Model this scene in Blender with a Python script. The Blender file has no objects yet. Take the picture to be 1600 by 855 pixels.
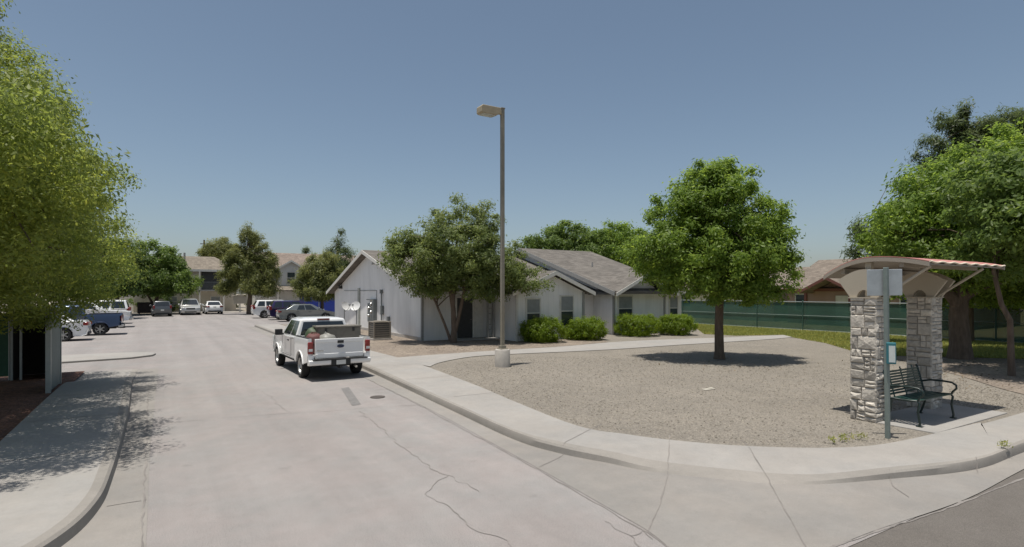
import bpy, bmesh, math, random
import numpy as np
from mathutils import Vector, Matrix
from mathutils.bvhtree import BVHTree
R = math.radians
D = bpy.data
S = bpy.context.scene
COL = S.collection
random.seed(7)

# ------------------------------------------------------------------ camera model (measured from the photograph)
FPX, CAMH, HOR = 880.0, 2.45, 457.0
YAW = math.atan2(540.0, 880.0)
CA, SA = math.cos(YAW), math.sin(YAW)

def at(px, d, z=0.0):
    """point at image column px and depth d metres, height z"""
    xc = (px - 800.0) / FPX * d
    return Vector((xc * CA + d * SA, -xc * SA + d * CA, z))

def g(px, py, z=0.0):
    """point on the level z seen at photograph pixel px, py"""
    return at(px, FPX * (CAMH - z) / (py - HOR), z)

# ------------------------------------------------------------------ materials
MATS = {}

def nt(name):
    m = D.materials.new(name)
    m.use_nodes = True
    return m, m.node_tree.nodes, m.node_tree.links, m.node_tree.nodes['Principled BSDF']

def mat(name, col, rough=.6, metal=0.0, var=.12, scale=6.0, bump=0.0, bscale=40.0, coat=0.0, spec=.5, island=0.0, stretch=None):
    if name in MATS:
        return MATS[name]
    m, N, L, b = nt(name)
    b.inputs['Roughness'].default_value = rough
    b.inputs['Metallic'].default_value = metal
    b.inputs['Specular IOR Level'].default_value = spec
    b.inputs['Coat Weight'].default_value = coat
    b.inputs['Coat Roughness'].default_value = .05
    tc = N.new('ShaderNodeTexCoord')
    mp = N.new('ShaderNodeMapping')
    if stretch: mp.inputs['Scale'].default_value = stretch
    L.new(tc.outputs['Object'], mp.inputs['Vector'])
    no = N.new('ShaderNodeTexNoise'); no.inputs['Scale'].default_value = scale
    no.inputs['Detail'].default_value = 6; no.inputs['Roughness'].default_value = .65
    L.new(mp.outputs['Vector'], no.inputs['Vector'])
    rp = N.new('ShaderNodeMapRange')
    rp.inputs[1].default_value = .3; rp.inputs[2].default_value = .7
    rp.inputs[3].default_value = 1 - var; rp.inputs[4].default_value = 1 + var
    L.new(no.outputs['Fac'], rp.inputs['Value'])
    val = rp.outputs['Result']
    if island:
        ge = N.new('ShaderNodeNewGeometry')
        r2 = N.new('ShaderNodeMapRange')
        r2.inputs[3].default_value = 1 - island; r2.inputs[4].default_value = 1 + island
        L.new(ge.outputs['Random Per Island'], r2.inputs['Value'])
        mu = N.new('ShaderNodeMath'); mu.operation = 'MULTIPLY'
        L.new(val, mu.inputs[0]); L.new(r2.outputs['Result'], mu.inputs[1]); val = mu.outputs[0]
    vm = N.new('ShaderNodeVectorMath'); vm.operation = 'SCALE'
    vm.inputs[0].default_value = col[:3]
    L.new(val, vm.inputs['Scale'])
    L.new(vm.outputs['Vector'], b.inputs['Base Color'])
    if bump:
        n2 = N.new('ShaderNodeTexNoise'); n2.inputs['Scale'].default_value = bscale; n2.inputs['Detail'].default_value = 5
        L.new(mp.outputs['Vector'], n2.inputs['Vector'])
        bp = N.new('ShaderNodeBump'); bp.inputs['Strength'].default_value = bump; bp.inputs['Distance'].default_value = .02
        L.new(n2.outputs['Fac'], bp.inputs['Height']); L.new(bp.outputs['Normal'], b.inputs['Normal'])
    MATS[name] = m
    return m

def leaf_mat(name, col, var=.45, trans=.35, yellow=.25, rough=.5):
    if name in MATS: return MATS[name]
    m, N, L, b = nt(name)
    ge = N.new('ShaderNodeNewGeometry')
    tc = N.new('ShaderNodeTexCoord')
    no = N.new('ShaderNodeTexNoise'); no.inputs['Scale'].default_value = .9; no.inputs['Detail'].default_value = 3
    L.new(tc.outputs['Object'], no.inputs['Vector'])
    ad = N.new('ShaderNodeMath'); ad.operation = 'MULTIPLY_ADD'
    L.new(ge.outputs['Random Per Island'], ad.inputs[0]); ad.inputs[1].default_value = .42
    mm = N.new('ShaderNodeMath'); mm.operation = 'MULTIPLY'; mm.inputs[1].default_value = .62
    L.new(no.outputs['Fac'], mm.inputs[0]); L.new(mm.outputs[0], ad.inputs[2])
    cr = N.new('ShaderNodeValToRGB')
    e = cr.color_ramp.elements
    r_, g_, b_ = col
    e[0].position = .1; e[0].color = (r_ * (1 - var), g_ * (1 - var), b_ * (1 - var), 1)
    e[1].position = .95; e[1].color = (r_ * (1 + var + yellow), g_ * (1 + var), b_ * (1 + var * .3), 1)
    k = cr.color_ramp.elements.new(.5); k.color = (r_, g_, b_, 1)
    L.new(ad.outputs[0], cr.inputs['Fac'])
    L.new(cr.outputs['Color'], b.inputs['Base Color'])
    b.inputs['Roughness'].default_value = rough
    b.inputs['Specular IOR Level'].default_value = .35
    tr = N.new('ShaderNodeBsdfTranslucent')
    hs = N.new('ShaderNodeHueSaturation'); hs.inputs['Value'].default_value = 1.9; hs.inputs['Hue'].default_value = .485
    L.new(cr.outputs['Color'], hs.inputs['Color']); L.new(hs.outputs['Color'], tr.inputs['Color'])
    mx = N.new('ShaderNodeMixShader'); mx.inputs['Fac'].default_value = trans
    L.new(b.outputs['BSDF'], mx.inputs[1]); L.new(tr.outputs['BSDF'], mx.inputs[2])
    L.new(mx.outputs['Shader'], N['Material Output'].inputs['Surface'])
    MATS[name] = m
    return m

def ground_mat(name, base, patches, speck=.25, speck_scale=220.0, bump=.25, big=.35, streak=None, gravel=None, rough=.9, drips=False):
    """layered ground: large mottling, mid stains, fine aggregate"""
    m, N, L, b = nt(name)
    b.inputs['Roughness'].default_value = rough
    b.inputs['Specular IOR Level'].default_value = .25
    tc = N.new('ShaderNodeTexCoord'); V = tc.outputs['Object']
    def noise(sc, det=5, vec=None, ro=.6):
        n = N.new('ShaderNodeTexNoise'); n.inputs['Scale'].default_value = sc; n.inputs['Detail'].default_value = det
        n.inputs['Roughness'].default_value = ro
        L.new(vec or V, n.inputs['Vector']); return n.outputs['Fac']
    def rng(x, a, b_, lo, hi):
        r = N.new('ShaderNodeMapRange'); r.inputs[1].default_value = a; r.inputs[2].default_value = b_
        r.inputs[3].default_value = lo; r.inputs[4].default_value = hi; L.new(x, r.inputs['Value']); return r.outputs['Result']
    def mul(a, b_):
        q = N.new('ShaderNodeMath'); q.operation = 'MULTIPLY'; L.new(a, q.inputs[0]); L.new(b_, q.inputs[1]); return q.outputs[0]
    f = rng(noise(big), .35, .65, .93, 1.05)
    f = mul(f, rng(noise(3.1, 9, ro=.8), .3, .7, .91, 1.08))
    f = mul(f, rng(noise(speck_scale, 2), .3, .7, 1 - speck, 1 + speck))
    f = mul(f, rng(noise(5.0, 7, ro=.75), .60, .78, 1.0, .80))
    if drips:
        f = mul(f, rng(noise(1.7, 3), .66, .74, 1.0, .84))
        f = mul(f, rng(noise(14.0, 2), .70, .78, 1.0, .80))
    if streak:
        mp = N.new('ShaderNodeMapping'); mp.inputs['Scale'].default_value = streak
        L.new(V, mp.inputs['Vector'])
        f = mul(f, rng(noise(1.0, 4, mp.outputs['Vector']), .35, .65, .92, 1.055))
    mixc = N.new('ShaderNodeMix'); mixc.data_type = 'RGBA'
    mixc.inputs[6].default_value = (*base, 1); mixc.inputs[7].default_value = (*patches, 1)
    L.new(rng(noise(.8, 6, ro=.7), .4, .62, 0, 1), mixc.inputs[0])
    colr = mixc.outputs[2]
    hgt = noise(speck_scale * .7, 3)
    if gravel:
        vo = N.new('ShaderNodeTexVoronoi'); vo.inputs['Scale'].default_value = gravel; L.new(V, vo.inputs['Vector'])
        sp = N.new('ShaderNodeSeparateColor'); L.new(vo.outputs['Color'], sp.inputs['Color'])
        f = mul(f, rng(sp.outputs[0], 0, 1, .72, 1.28))
        f = mul(f, rng(vo.outputs['Distance'], .0, .7, 1.05, .82))
        hgt = rng(vo.outputs['Distance'], 0, .7, 1, 0)
    vm = N.new('ShaderNodeVectorMath'); vm.operation = 'SCALE'
    L.new(colr, vm.inputs[0]); L.new(f, vm.inputs['Scale'])
    L.new(vm.outputs['Vector'], b.inputs['Base Color'])
    bp = N.new('ShaderNodeBump'); bp.inputs['Strength'].default_value = bump; bp.inputs['Distance'].default_value = .015
    L.new(hgt, bp.inputs['Height']); L.new(bp.outputs['Normal'], b.inputs['Normal'])
    MATS[name] = m
    return m

M_street = ground_mat('street concrete', (.275, .249, .236), (.262, .249, .238), streak=(1.3, .05, 1), bump=.3, speck=.32, speck_scale=95, drips=True)
M_walk = ground_mat('sidewalk concrete', (.315, .295, .270), (.298, .286, .268), speck=.14, bump=.15, big=.5)
M_gutter = ground_mat('gutter concrete', (.265, .245, .222), (.245, .232, .215), speck=.18, streak=(.25, .25, 1), bump=.2)
M_kerb = ground_mat('kerb concrete', (.275, .254, .228), (.255, .238, .214), speck=.2, bump=.25)
M_asph = ground_mat('asphalt', (.128, .115, .102), (.138, .125, .112), speck=.3, speck_scale=120, bump=.45)
M_gravel = ground_mat('gravel', (.264, .236, .197), (.246, .221, .186), speck=.25, speck_scale=60, bump=.7, gravel=44)
M_dirt = ground_mat('dirt', (.27, .225, .18), (.23, .19, .155), speck=.25, speck_scale=60, bump=.6, gravel=18)
M_mulch = ground_mat('mulch', (.19, .095, .065), (.14, .08, .06), speck=.4, speck_scale=40, bump=.9, gravel=16)
M_turf = ground_mat('turf soil', (.21, .215, .09), (.235, .21, .11), speck=.35, speck_scale=60, bump=.6)
M_land = ground_mat('land', (.30, .26, .21), (.27, .24, .19), speck=.2, speck_scale=30, bump=.4, big=.05)

M_crack = mat('crack fill', (.205, .187, .172), .9, var=.25, scale=3)
M_strip = mat('dark grey strip', (.17, .162, .155), .9, var=.2, scale=8)
M_iron = mat('cast iron', (.10, .085, .075), .7, .4)
M_siding = None

def siding_mat(name, col, axis_scale=30.0, horizontal=False):
    m, N, L, b = nt(name)
    b.inputs['Roughness'].default_value = .75
    b.inputs['Specular IOR Level'].default_value = .3
    tc = N.new('ShaderNodeTexCoord')
    sx = N.new('ShaderNodeSeparateXYZ'); L.new(tc.outputs['Object'], sx.inputs[0])
    if horizontal:
        src = sx.outputs['Z']
    else:
        a = N.new('ShaderNodeMath'); a.operation = 'ADD'; L.new(sx.outputs['X'], a.inputs[0]); L.new(sx.outputs['Y'], a.inputs[1]); src = a.outputs[0]
    ml = N.new('ShaderNodeMath'); ml.operation = 'MULTIPLY'; ml.inputs[1].default_value = axis_scale; L.new(src, ml.inputs[0])
    fr = N.new('ShaderNodeMath'); fr.operation = 'FRACT'; L.new(ml.outputs[0], fr.inputs[0])
    gt = N.new('ShaderNodeMapRange'); gt.inputs[1].default_value = .0; gt.inputs[2].default_value = .1; L.new(fr.outputs[0], gt.inputs['Value'])
    no = N.new('ShaderNodeTexNoise'); no.inputs['Scale'].default_value = 1.3; no.inputs['Detail'].default_value = 6
    mp = N.new('ShaderNodeMapping'); mp.inputs['Scale'].default_value = (1, 1, .35)
    L.new(tc.outputs['Object'], mp.inputs['Vector']); L.new(mp.outputs['Vector'], no.inputs['Vector'])
    r = N.new('ShaderNodeMapRange'); r.inputs[1].default_value = .3; r.inputs[2].default_value = .7; r.inputs[3].default_value = .9; r.inputs[4].default_value = 1.08
    L.new(no.outputs['Fac'], r.inputs['Value'])
    r2 = N.new('ShaderNodeMapRange'); r2.inputs[3].default_value = .9; r2.inputs[4].default_value = 1.0
    L.new(gt.outputs['Result'], r2.inputs['Value'])
    mu = N.new('ShaderNodeMath'); mu.operation = 'MULTIPLY'; L.new(r.outputs['Result'], mu.inputs[0]); L.new(r2.outputs['Result'], mu.inputs[1])
    vm = N.new('ShaderNodeVectorMath'); vm.operation = 'SCALE'; vm.inputs[0].default_value = col
    L.new(mu.outputs[0], vm.inputs['Scale']); L.new(vm.outputs['Vector'], b.inputs['Base Color'])
    bp = N.new('ShaderNodeBump'); bp.inputs['Strength'].default_value = .3; bp.inputs['Distance'].default_value = .012
    L.new(gt.outputs['Result'], bp.inputs['Height']); L.new(bp.outputs['Normal'], b.inputs['Normal'])
    MATS[name] = m
    return m

def shingle_mat(name, col, var=.22):
    m, N, L, b = nt(name)
    b.inputs['Roughness'].default_value = .95
    b.inputs['Specular IOR Level'].default_value = .15
    tc = N.new('ShaderNodeTexCoord')
    br = N.new('ShaderNodeTexBrick')
    br.inputs['Scale'].default_value = 1.0; br.inputs['Brick Width'].default_value = .33; br.inputs['Row Height'].default_value = .055
    br.inputs['Mortar Size'].default_value = .004
    c = col
    br.inputs['Color1'].default_value = (c[0] * (1 - var), c[1] * (1 - var), c[2] * (1 - var), 1)
    br.inputs['Color2'].default_value = (c[0] * (1 + var), c[1] * (1 + var), c[2] * (1 + var), 1)
    br.inputs['Mortar'].default_value = (c[0] * .45, c[1] * .45, c[2] * .45, 1)
    sx = N.new('ShaderNodeSeparateXYZ'); L.new(tc.outputs['Object'], sx.inputs[0])
    a = N.new('ShaderNodeMath'); a.operation = 'ADD'; L.new(sx.outputs['X'], a.inputs[0]); L.new(sx.outputs['Y'], a.inputs[1])
    cb = N.new('ShaderNodeCombineXYZ'); L.new(a.outputs[0], cb.inputs['X']); L.new(sx.outputs['Z'], cb.inputs['Y'])
    L.new(cb.outputs[0], br.inputs['Vector'])
    no = N.new('ShaderNodeTexNoise'); no.inputs['Scale'].default_value = 1.1; no.inputs['Detail'].default_value = 5
    L.new(tc.outputs['Object'], no.inputs['Vector'])
    r = N.new('ShaderNodeMapRange'); r.inputs[1].default_value = .3; r.inputs[2].default_value = .7; r.inputs[3].default_value = .88; r.inputs[4].default_value = 1.1
    L.new(no.outputs['Fac'], r.inputs['Value'])
    vm = N.new('ShaderNodeVectorMath'); vm.operation = 'SCALE'; L.new(br.outputs['Color'], vm.inputs[0]); L.new(r.outputs['Result'], vm.inputs['Scale'])
    L.new(vm.outputs['Vector'], b.inputs['Base Color'])
    bp = N.new('ShaderNodeBump'); bp.inputs['Strength'].default_value = .4; bp.inputs['Distance'].default_value = .01
    L.new(br.outputs['Fac'], bp.inputs['Height']); bp.invert = True; L.new(bp.outputs['Normal'], b.inputs['Normal'])
    MATS[name] = m
    return m

M_siding = siding_mat('pale grey siding', (.77, .76, .74), 3.3)
M_siding2 = siding_mat('cream siding', (.58, .53, .44), 5.0, True)
M_brick = siding_mat('brown siding', (.33, .225, .19), 5.0, True)
M_redw = mat('red brown paint', (.16, .06, .045), .7)
M_roof = shingle_mat('taupe shingles', (.158, .144, .128))
M_roof2 = shingle_mat('tan shingles', (.215, .185, .15))
M_roof3 = shingle_mat('red clay shingles', (.235, .19, .16))
M_roofb = shingle_mat('brown shingles', (.20, .168, .138))
M_trim = mat('trim paint', (.62, .60, .55), .65)
M_trimg = mat('grey trim paint', (.30, .295, .28), .65)
M_glass = mat('window glass', (.035, .045, .05), .06, var=.3, scale=.8, spec=.8)
M_blind = mat('window blind', (.22, .235, .24), .35, var=.2, scale=2, spec=.8)
M_door = mat('dark screen door', (.045, .045, .045), .6, var=.2)
M_mesh = mat('green fence screen', (.036, .105, .075), .75, var=.2, scale=.9)
M_pipe = mat('galvanised pipe', (.33, .36, .35), .45, .5)
M_lamp = mat('tan lamp metal', (.36, .30, .20), .55)
M_pole = mat('pole metal', (.25, .225, .175), .55, .2)
M_conc = mat('pier concrete', (.42, .39, .35), .9, var=.15, scale=4, bump=.3)
M_stone = mat('pillar stone', (.52, .475, .41), .9, var=.24, scale=14, bump=.6, bscale=26, island=.30)
M_mortar = mat('mortar', (.30, .275, .245), .95)
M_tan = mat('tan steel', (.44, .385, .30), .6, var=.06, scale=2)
M_tand = mat('shade darkened tan steel', (.33, .285, .23), .6, var=.06, scale=2)  # darker tan: shade under the shelter roof is put into the colour
M_cream = mat('cream trim', (.72, .62, .48), .6)
M_redroof = mat('faded red roof metal', (.52, .23, .20), .4, var=.15, scale=1.2)
M_sign = mat('sign back metal', (.42, .45, .46), .5, .3)
M_signp = mat('green grey post', (.21, .25, .23), .55, .2)
M_teal = mat('teal plastic', (.035, .17, .20), .45)
M_paper = mat('timetable paper', (.60, .64, .62), .5)
M_bench = mat('dark green bench paint', (.018, .055, .045), .4)
M_bencht = mat('dark bench iron', (.012, .025, .022), .4)
M_white = mat('white car paint', (.78, .78, .77), .25, coat=.7, var=.03)
M_silver = mat('silver car paint', (.50, .50, .48), .28, .5, coat=.7, var=.03)
M_grey = mat('dark grey car paint', (.11, .115, .12), .28, .4, coat=.7, var=.05)
M_gun = mat('gunmetal car paint', (.20, .215, .21), .25, .5, coat=.8, var=.05)
M_blue = mat('slate blue car paint', (.055, .085, .16), .28, .3, coat=.7, var=.05)
M_purp = mat('dark plum car paint', (.035, .025, .085), .22, .3, coat=.9, var=.05)
M_cglass = mat('car glass', (.018, .022, .024), .04, var=.1, spec=.9)
M_tyre = mat('tyre rubber', (.018, .018, .018), .85, var=.2, scale=20)
M_rim = mat('alloy rim', (.42, .42, .41), .35, .7)
M_black = mat('black plastic', (.022, .022, .022), .6)
M_chrome = mat('chrome', (.55, .55, .54), .25, .9)
M_red = mat('red lamp lens', (.22, .014, .012), .2, coat=.6)
M_lens = mat('clear lamp lens', (.62, .63, .62), .12, coat=.8)
M_plate = mat('number plate', (.66, .66, .62), .4)
M_emblem = mat('dark emblem', (.02, .03, .07), .3)
M_box = mat('weathered grey chest', (.16, .145, .12), .7, var=.2, bump=.2)
M_redbag = mat('red bag', (.12, .045, .04), .7)
M_greenbag = mat('green plastic', (.05, .075, .035), .6)
M_ac = mat('beige unit metal', (.22, .195, .16), .55, var=.1)
M_acd = mat('dark louvre', (.10, .095, .085), .7)
M_elec = mat('grey electric box', (.17, .185, .185), .5, .2)
M_dish = mat('dish paint', (.56, .56, .55), .5)
M_bluef = mat('blue tarp', (.02, .045, .30), .5, var=.15, scale=1.2)
M_bark = mat('bark', (.13, .095, .07), .95, var=.35, scale=10, bump=.9, bscale=24, stretch=(1, 1, .25))
M_barkl = mat('pale bark', (.24, .20, .155), .95, var=.35, scale=10, bump=.9, bscale=24, stretch=(1, 1, .25))
M_wood = mat('weathered pole wood', (.13, .10, .08), .95, var=.2)
M_panel = mat('grey green sheet', (.15, .185, .175), .6, var=.12, scale=2)

# ------------------------------------------------------------------ mesh builder
class MB:
    def __init__(self): self.v = []; self.f = []; self.m = []
    def add(self, vs, fs, mi=0):
        o = len(self.v)
        self.v += [tuple(v) for v in vs]
        self.f += [tuple(i + o for i in f) for f in fs]
        self.m += [mi] * len(fs)
        return self
    def box(self, c, s, rz=0.0, mi=0, M=None):
        x, y, z = [a / 2 for a in s]
        vs = [Vector((sx * x, sy * y, sz * z)) for sx in (-1, 1) for sy in (-1, 1) for sz in (-1, 1)]
        T = Matrix.Translation(Vector(c)) @ (M if M else Matrix.Rotation(rz, 4, 'Z'))
        fs = [(0, 1, 3, 2), (4, 6, 7, 5), (0, 4, 5, 1), (2, 3, 7, 6), (0, 2, 6, 4), (1, 5, 7, 3)]
        return self.add([T @ v for v in vs], fs, mi)
    def bar(self, p0, p1, w, h, mi=0):
        p0, p1 = Vector(p0), Vector(p1); d = p1 - p0
        q = d.to_track_quat('X', 'Z').to_matrix().to_4x4()
        return self.box((p0 + p1) / 2, (d.length, w, h), M=q, mi=mi)
    def tube(self, pts, rad, n=8, cap=True, mi=0, close=False):
        pts = [Vector(p) for p in pts]
        if not isinstance(rad, (list, tuple)): rad = [rad] * len(pts)
        rings = []; ref = None
        for i, p in enumerate(pts):
            if close: t = pts[(i + 1) % len(pts)] - pts[i - 1]
            else: t = pts[min(i + 1, len(pts) - 1)] - pts[max(i - 1, 0)]
            if t.length < 1e-9: t = Vector((0, 0, 1))
            t.normalize()
            if ref is None:
                ref = t.orthogonal().normalized()
            ref = (ref - t * ref.dot(t))
            ref = ref.normalized() if ref.length > 1e-6 else t.orthogonal().normalized()
            b = t.cross(ref)
            rings.append([p + (ref * math.cos(2 * math.pi * k / n) + b * math.sin(2 * math.pi * k / n)) * rad[i] for k in range(n)])
        vs = [v for r in rings for v in r]; fs = []
        m = len(rings)
        for i in range(m if close else m - 1):
            j = (i + 1) % m
            for k in range(n):
                fs.append((i * n + k, i * n + (k + 1) % n, j * n + (k + 1) % n, j * n + k))
        if cap and not close:
            fs.append(tuple(range(n))[::-1]); fs.append(tuple((m - 1) * n + k for k in range(n)))
        return self.add(vs, fs, mi)
    def prism(self, pts, axis, a0, a1, mi=0):
        """pts 2d polygon in the plane normal to axis, extruded a0..a1 (x: pts=(y,z); y: pts=(x,z); z: pts=(x,y))"""
        n = len(pts)
        def P(p, a): return {'x': (a, p[0], p[1]), 'y': (p[0], a, p[1]), 'z': (p[0], p[1], a)}[axis]
        vs = [P(p, a0) for p in pts] + [P(p, a1) for p in pts]
        fs = [(i, (i + 1) % n, n + (i + 1) % n, n + i) for i in range(n)] + [tuple(range(n))[::-1], tuple(range(n, 2 * n))]
        return self.add(vs, fs, mi)
    def lathe(self, prof, T=None, n=20, mi=0, cap=True):
        """prof list of (r, h) turned round local z"""
        T = T or Matrix.Identity(4); vs = []; fs = []
        for r, h in prof:
            vs += [T @ Vector((r * math.cos(2 * math.pi * k / n), r * math.sin(2 * math.pi * k / n), h)) for k in range(n)]
        for i in range(len(prof) - 1):
            for k in range(n): fs.append((i * n + k, i * n + (k + 1) % n, (i + 1) * n + (k + 1) % n, (i + 1) * n + k))
        if cap:
            fs.append(tuple(range(n))[::-1]); fs.append(tuple((len(prof) - 1) * n + k for k in range(n)))
        return self.add(vs, fs, mi)
    def build(self, name, material, parent=None, loc=None, bevel=0.0, seg=2, smooth=None, label=None):
        me = D.meshes.new(name)
        me.from_pydata(self.v, [], self.f)
        bm = bmesh.new(); bm.from_mesh(me)
        bmesh.ops.remove_doubles(bm, verts=bm.verts, dist=1e-6) if False else None
        bmesh.ops.recalc_face_normals(bm, faces=bm.faces)
        bm.to_mesh(me); bm.free()
        ms = material if isinstance(material, (list, tuple)) else [material]
        for mm in ms: me.materials.append(mm)
        if len(ms) > 1: me.polygons.foreach_set('material_index', self.m)
        if smooth:
            me.shade_smooth(); me.set_sharp_from_angle(angle=R(smooth))
        o = D.objects.new(name, me); COL.objects.link(o)
        if parent: o.parent = parent
        if loc is not None: o.location = loc
        if bevel:
            md = o.modifiers.new('bevel', 'BEVEL'); md.width = bevel; md.segments = seg; md.limit_method = 'ANGLE'; md.angle_limit = R(35)
            md.harden_normals = False
        if label: o['label'] = label
        return o

def tag(o, label=None, cat=None, group=None, kind=None):
    if label: o['label'] = label
    if cat: o['category'] = cat
    if group: o['group'] = group
    if kind: o['kind'] = kind
    return o

def thing(name, label, cat, loc=(0, 0, 0), rz=0.0, group=None, sc=1.0):
    o = D.objects.new(name, None); COL.objects.link(o)
    o.location = loc; o.rotation_euler = (0, 0, rz); o.scale = (sc, sc, sc)
    o.empty_display_size = .2
    return tag(o, label, cat, group)

def kids(o): return [c for c in D.objects if c.parent == o]

def dup(root, loc, rz=0.0, label=None, sc=None):
    def rec(o, parent):
        c = o.copy(); COL.objects.link(c)
        if parent is not None: c.parent = parent
        for ch in kids(o): rec(ch, c)
        return c
    r = rec(root, None)
    r.location = loc; r.rotation_euler = (0, 0, rz)
    if sc: r.scale = (sc, sc, sc)
    if label: r['label'] = label
    return r

# ------------------------------------------------------------------ ground and paving
GV, GF = [], []

def sheet(name, pts, material, z=None):
    """flat structure sheet from a polygon"""
    mb = MB(); vs = [(p[0], p[1], (p[2] if len(p) > 2 else 0) if z is None else z) for p in pts]
    mb.add(vs, [tuple(range(len(vs)))])
    o = mb.build(name, material)
    bm = bmesh.new(); bm.from_mesh(o.data)
    bmesh.ops.triangulate(bm, faces=bm.faces, ngon_method='EAR_CLIP')
    for f in bm.faces:
        if f.normal.z < 0: f.normal_flip()
    bm.to_mesh(o.data); bm.free()
    off = len(GV)
    GV.extend([v.co.copy() for v in o.data.vertices]); GF.extend([tuple(i + off for i in p.vertices) for p in o.data.polygons])
    return tag(o, kind='structure')

def catmull(P, k):
    out = []
    n = len(P)
    for i in range(n - 1):
        p0, p1, p2, p3 = P[max(i - 1, 0)], P[i], P[i + 1], P[min(i + 2, n - 1)]
        for j in range(k):
            t = j / k
            out.append(.5 * ((2 * p1) + (p2 - p0) * t + (2 * p0 - 5 * p1 + 4 * p2 - p3) * t * t + (3 * p1 - p0 - 3 * p2 + p3) * t ** 3))
    out.append(P[-1].copy())
    return out

def strip(name, rows, material):
    mb = MB(); n = len(rows[0]); m = len(rows)
    vs = [v for r in rows for v in r]
    fs = [(i * n + j, i * n + j + 1, (i + 1) * n + j + 1, (i + 1) * n + j) for i in range(m - 1) for j in range(n - 1)]
    mb.add(vs, fs); o = mb.build(name, material)
    if sum(p.normal.z for p in o.data.polygons) < 0:
        bm = bmesh.new(); bm.from_mesh(o.data); bmesh.ops.reverse_faces(bm, faces=bm.faces); bm.to_mesh(o.data); bm.free()
    o.data.shade_smooth(); o.data.set_sharp_from_angle(angle=R(30))
    off = len(GV)
    GV.extend([v.co.copy() for v in o.data.vertices]); GF.extend([tuple(i + off for i in p.vertices) for p in o.data.polygons])
    return tag(o, kind='structure')

V3 = lambda x, y, z=0.0: Vector((x, y, z))
sheet('ground', [(-900, -900), (900, -900), (900, 900), (-900, 900)], M_land, -.06)
sheet('road', [(-90, -12), (90, -12), (90, 2.95), (-90, 2.95)], M_asph, -.006)
sheet('street', [(-22, 2.93), (7, 2.93), (7, 44), (17, 44.3), (17, 66), (9, 77.5), (-30, 77.5), (-30, 22), (-2.6, 21.6), (-2.2, 6), (-22, 5)], M_street, 0.0)

# right side: gutter, kerb and sidewalk swept along one curved line
def wl(y, a=4.86, b=5.37, d=6.95): return (V3(a, y), V3(b, y), V3(d, y), .13)
ST = [wl(44), wl(36), wl(28), wl(22), wl(18, 4.86, 5.37, 7.02)]
for (A, B, Dk, h) in [((655, 632), (700, 639), (738, 600), .13), ((800, 710), (800, 686), (800, 626), .13), ((890, 760), (875, 709), (900, 665), .12),
                      ((960, 800), (950, 724), (980, 679), .10), ((1015, 832), (1015, 737), (1050, 688), .06), ((1090, 885), (1125, 749), (1160, 697), .022),
                      ((1200, 895), (1250, 758), (1300, 700), .035), ((1360, 832), (1390, 749), (1400, 691), .09), ((1510, 780), (1525, 734), (1525, 662), .125)]:
    ST.append((g(*A), g(*B), g(*Dk, .13), h))
ST += [(V3(10.6, 2.95), V3(11.2, 3.25), V3(12.4, 4.12), .13), (V3(15, 2.95), V3(15.2, 3.2), V3(15.5, 4.1), .13), (V3(30, 2.95), V3(30, 3.2), V3(30, 4.1), .13), (V3(60, 2.95), V3(60, 3.2), V3(60, 4.1), .13)]
A_ = catmull([s[0] for s in ST], 6); B_ = catmull([s[1] for s in ST], 6); D_ = catmull([s[2] for s in ST], 6)
H_ = catmull([Vector((s[3], 0, 0)) for s in ST], 6)
gut, ker, wal = [], [], []
for a, b, d, h in zip(A_, B_, D_, H_):
    h = h.x; u = (Vector((d.x, d.y, 0)) - Vector((b.x, b.y, 0))).normalized()
    a.z = .005; b.z = .004; d.z = .135
    fl = max(0, 1 - h / .13)
    c0 = b + u * (.012 + .05 * fl) + V3(0, 0, h * .75); c1 = b + u * (.045 + .10 * fl) + V3(0, 0, h)
    c2 = b + u * (.16 + .25 * fl) + V3(0, 0, h + .006 + .012 * fl)
    gut.append([a, a.lerp(b, .5) + V3(0, 0, .006), b])
    ker.append([b, c0, c1, c2])
    wal.append([c2, c2.lerp(d, .5), d, d + u * .02 + V3(0, 0, -.12)])
strip('gutter', gut, M_gutter); strip('kerb', ker, M_kerb); strip('sidewalk', wal, M_walk)

# gravel yard and the rest of the raised ground right of the street
back = [D_[i] - (Vector((D_[i].x, D_[i].y, 0)) - Vector((B_[i].x, B_[i].y, 0))).normalized() * .12 for i in range(0, len(D_))]
sheet('gravel_yard', [(p.x, p.y) for p in back] + [(60, 60), (18, 60), (18, 43.9), (7, 43.9)], M_gravel, .118)
# winding concrete path to the front doors
path = [g(672, 573, .13), g(690, 566, .13), g(738, 557.5, .13), g(800, 553.5, .13), g(880, 550, .13), g(960, 546, .13), g(1040, 540.5, .13), g(1120, 535.5, .13), g(1200, 530.5, .13), g(1238, 527, .13)]
path2 = [g(606, 560, .13), g(650, 556.5, .13), g(705, 552.5, .13), g(790, 547, .13), g(880, 541.5, .13), g(955, 535, .13), g(1045, 530.5, .13), g(1120, 528, .13), g(1180, 525.5, .13), g(1225, 523.5, .13)]
p1 = catmull(path, 5); p2 = catmull(path2, 5)
strip('path', [[a - V3(0, 0, .0) + V3(0, 0, .006), b + V3(0, 0, .006)] for a, b in zip(p1, p2)], M_walk)
# planting bed in front of the white house
sheet('planting_bed', [g(611, 559, .13), g(650, 556, .13), g(705, 552, .13), g(790, 546.5, .13), g(880, 541, .13), g(950, 534.5, .13), g(935, 527, .13)] + [V3(18.1, 22.9), V3(14, 22.9), V3(14, 25.2), V3(10.5, 25.2), V3(10.4, 41.5), V3(7.1, 41.5), V3(7.1, 24)], M_dirt, .126)
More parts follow.
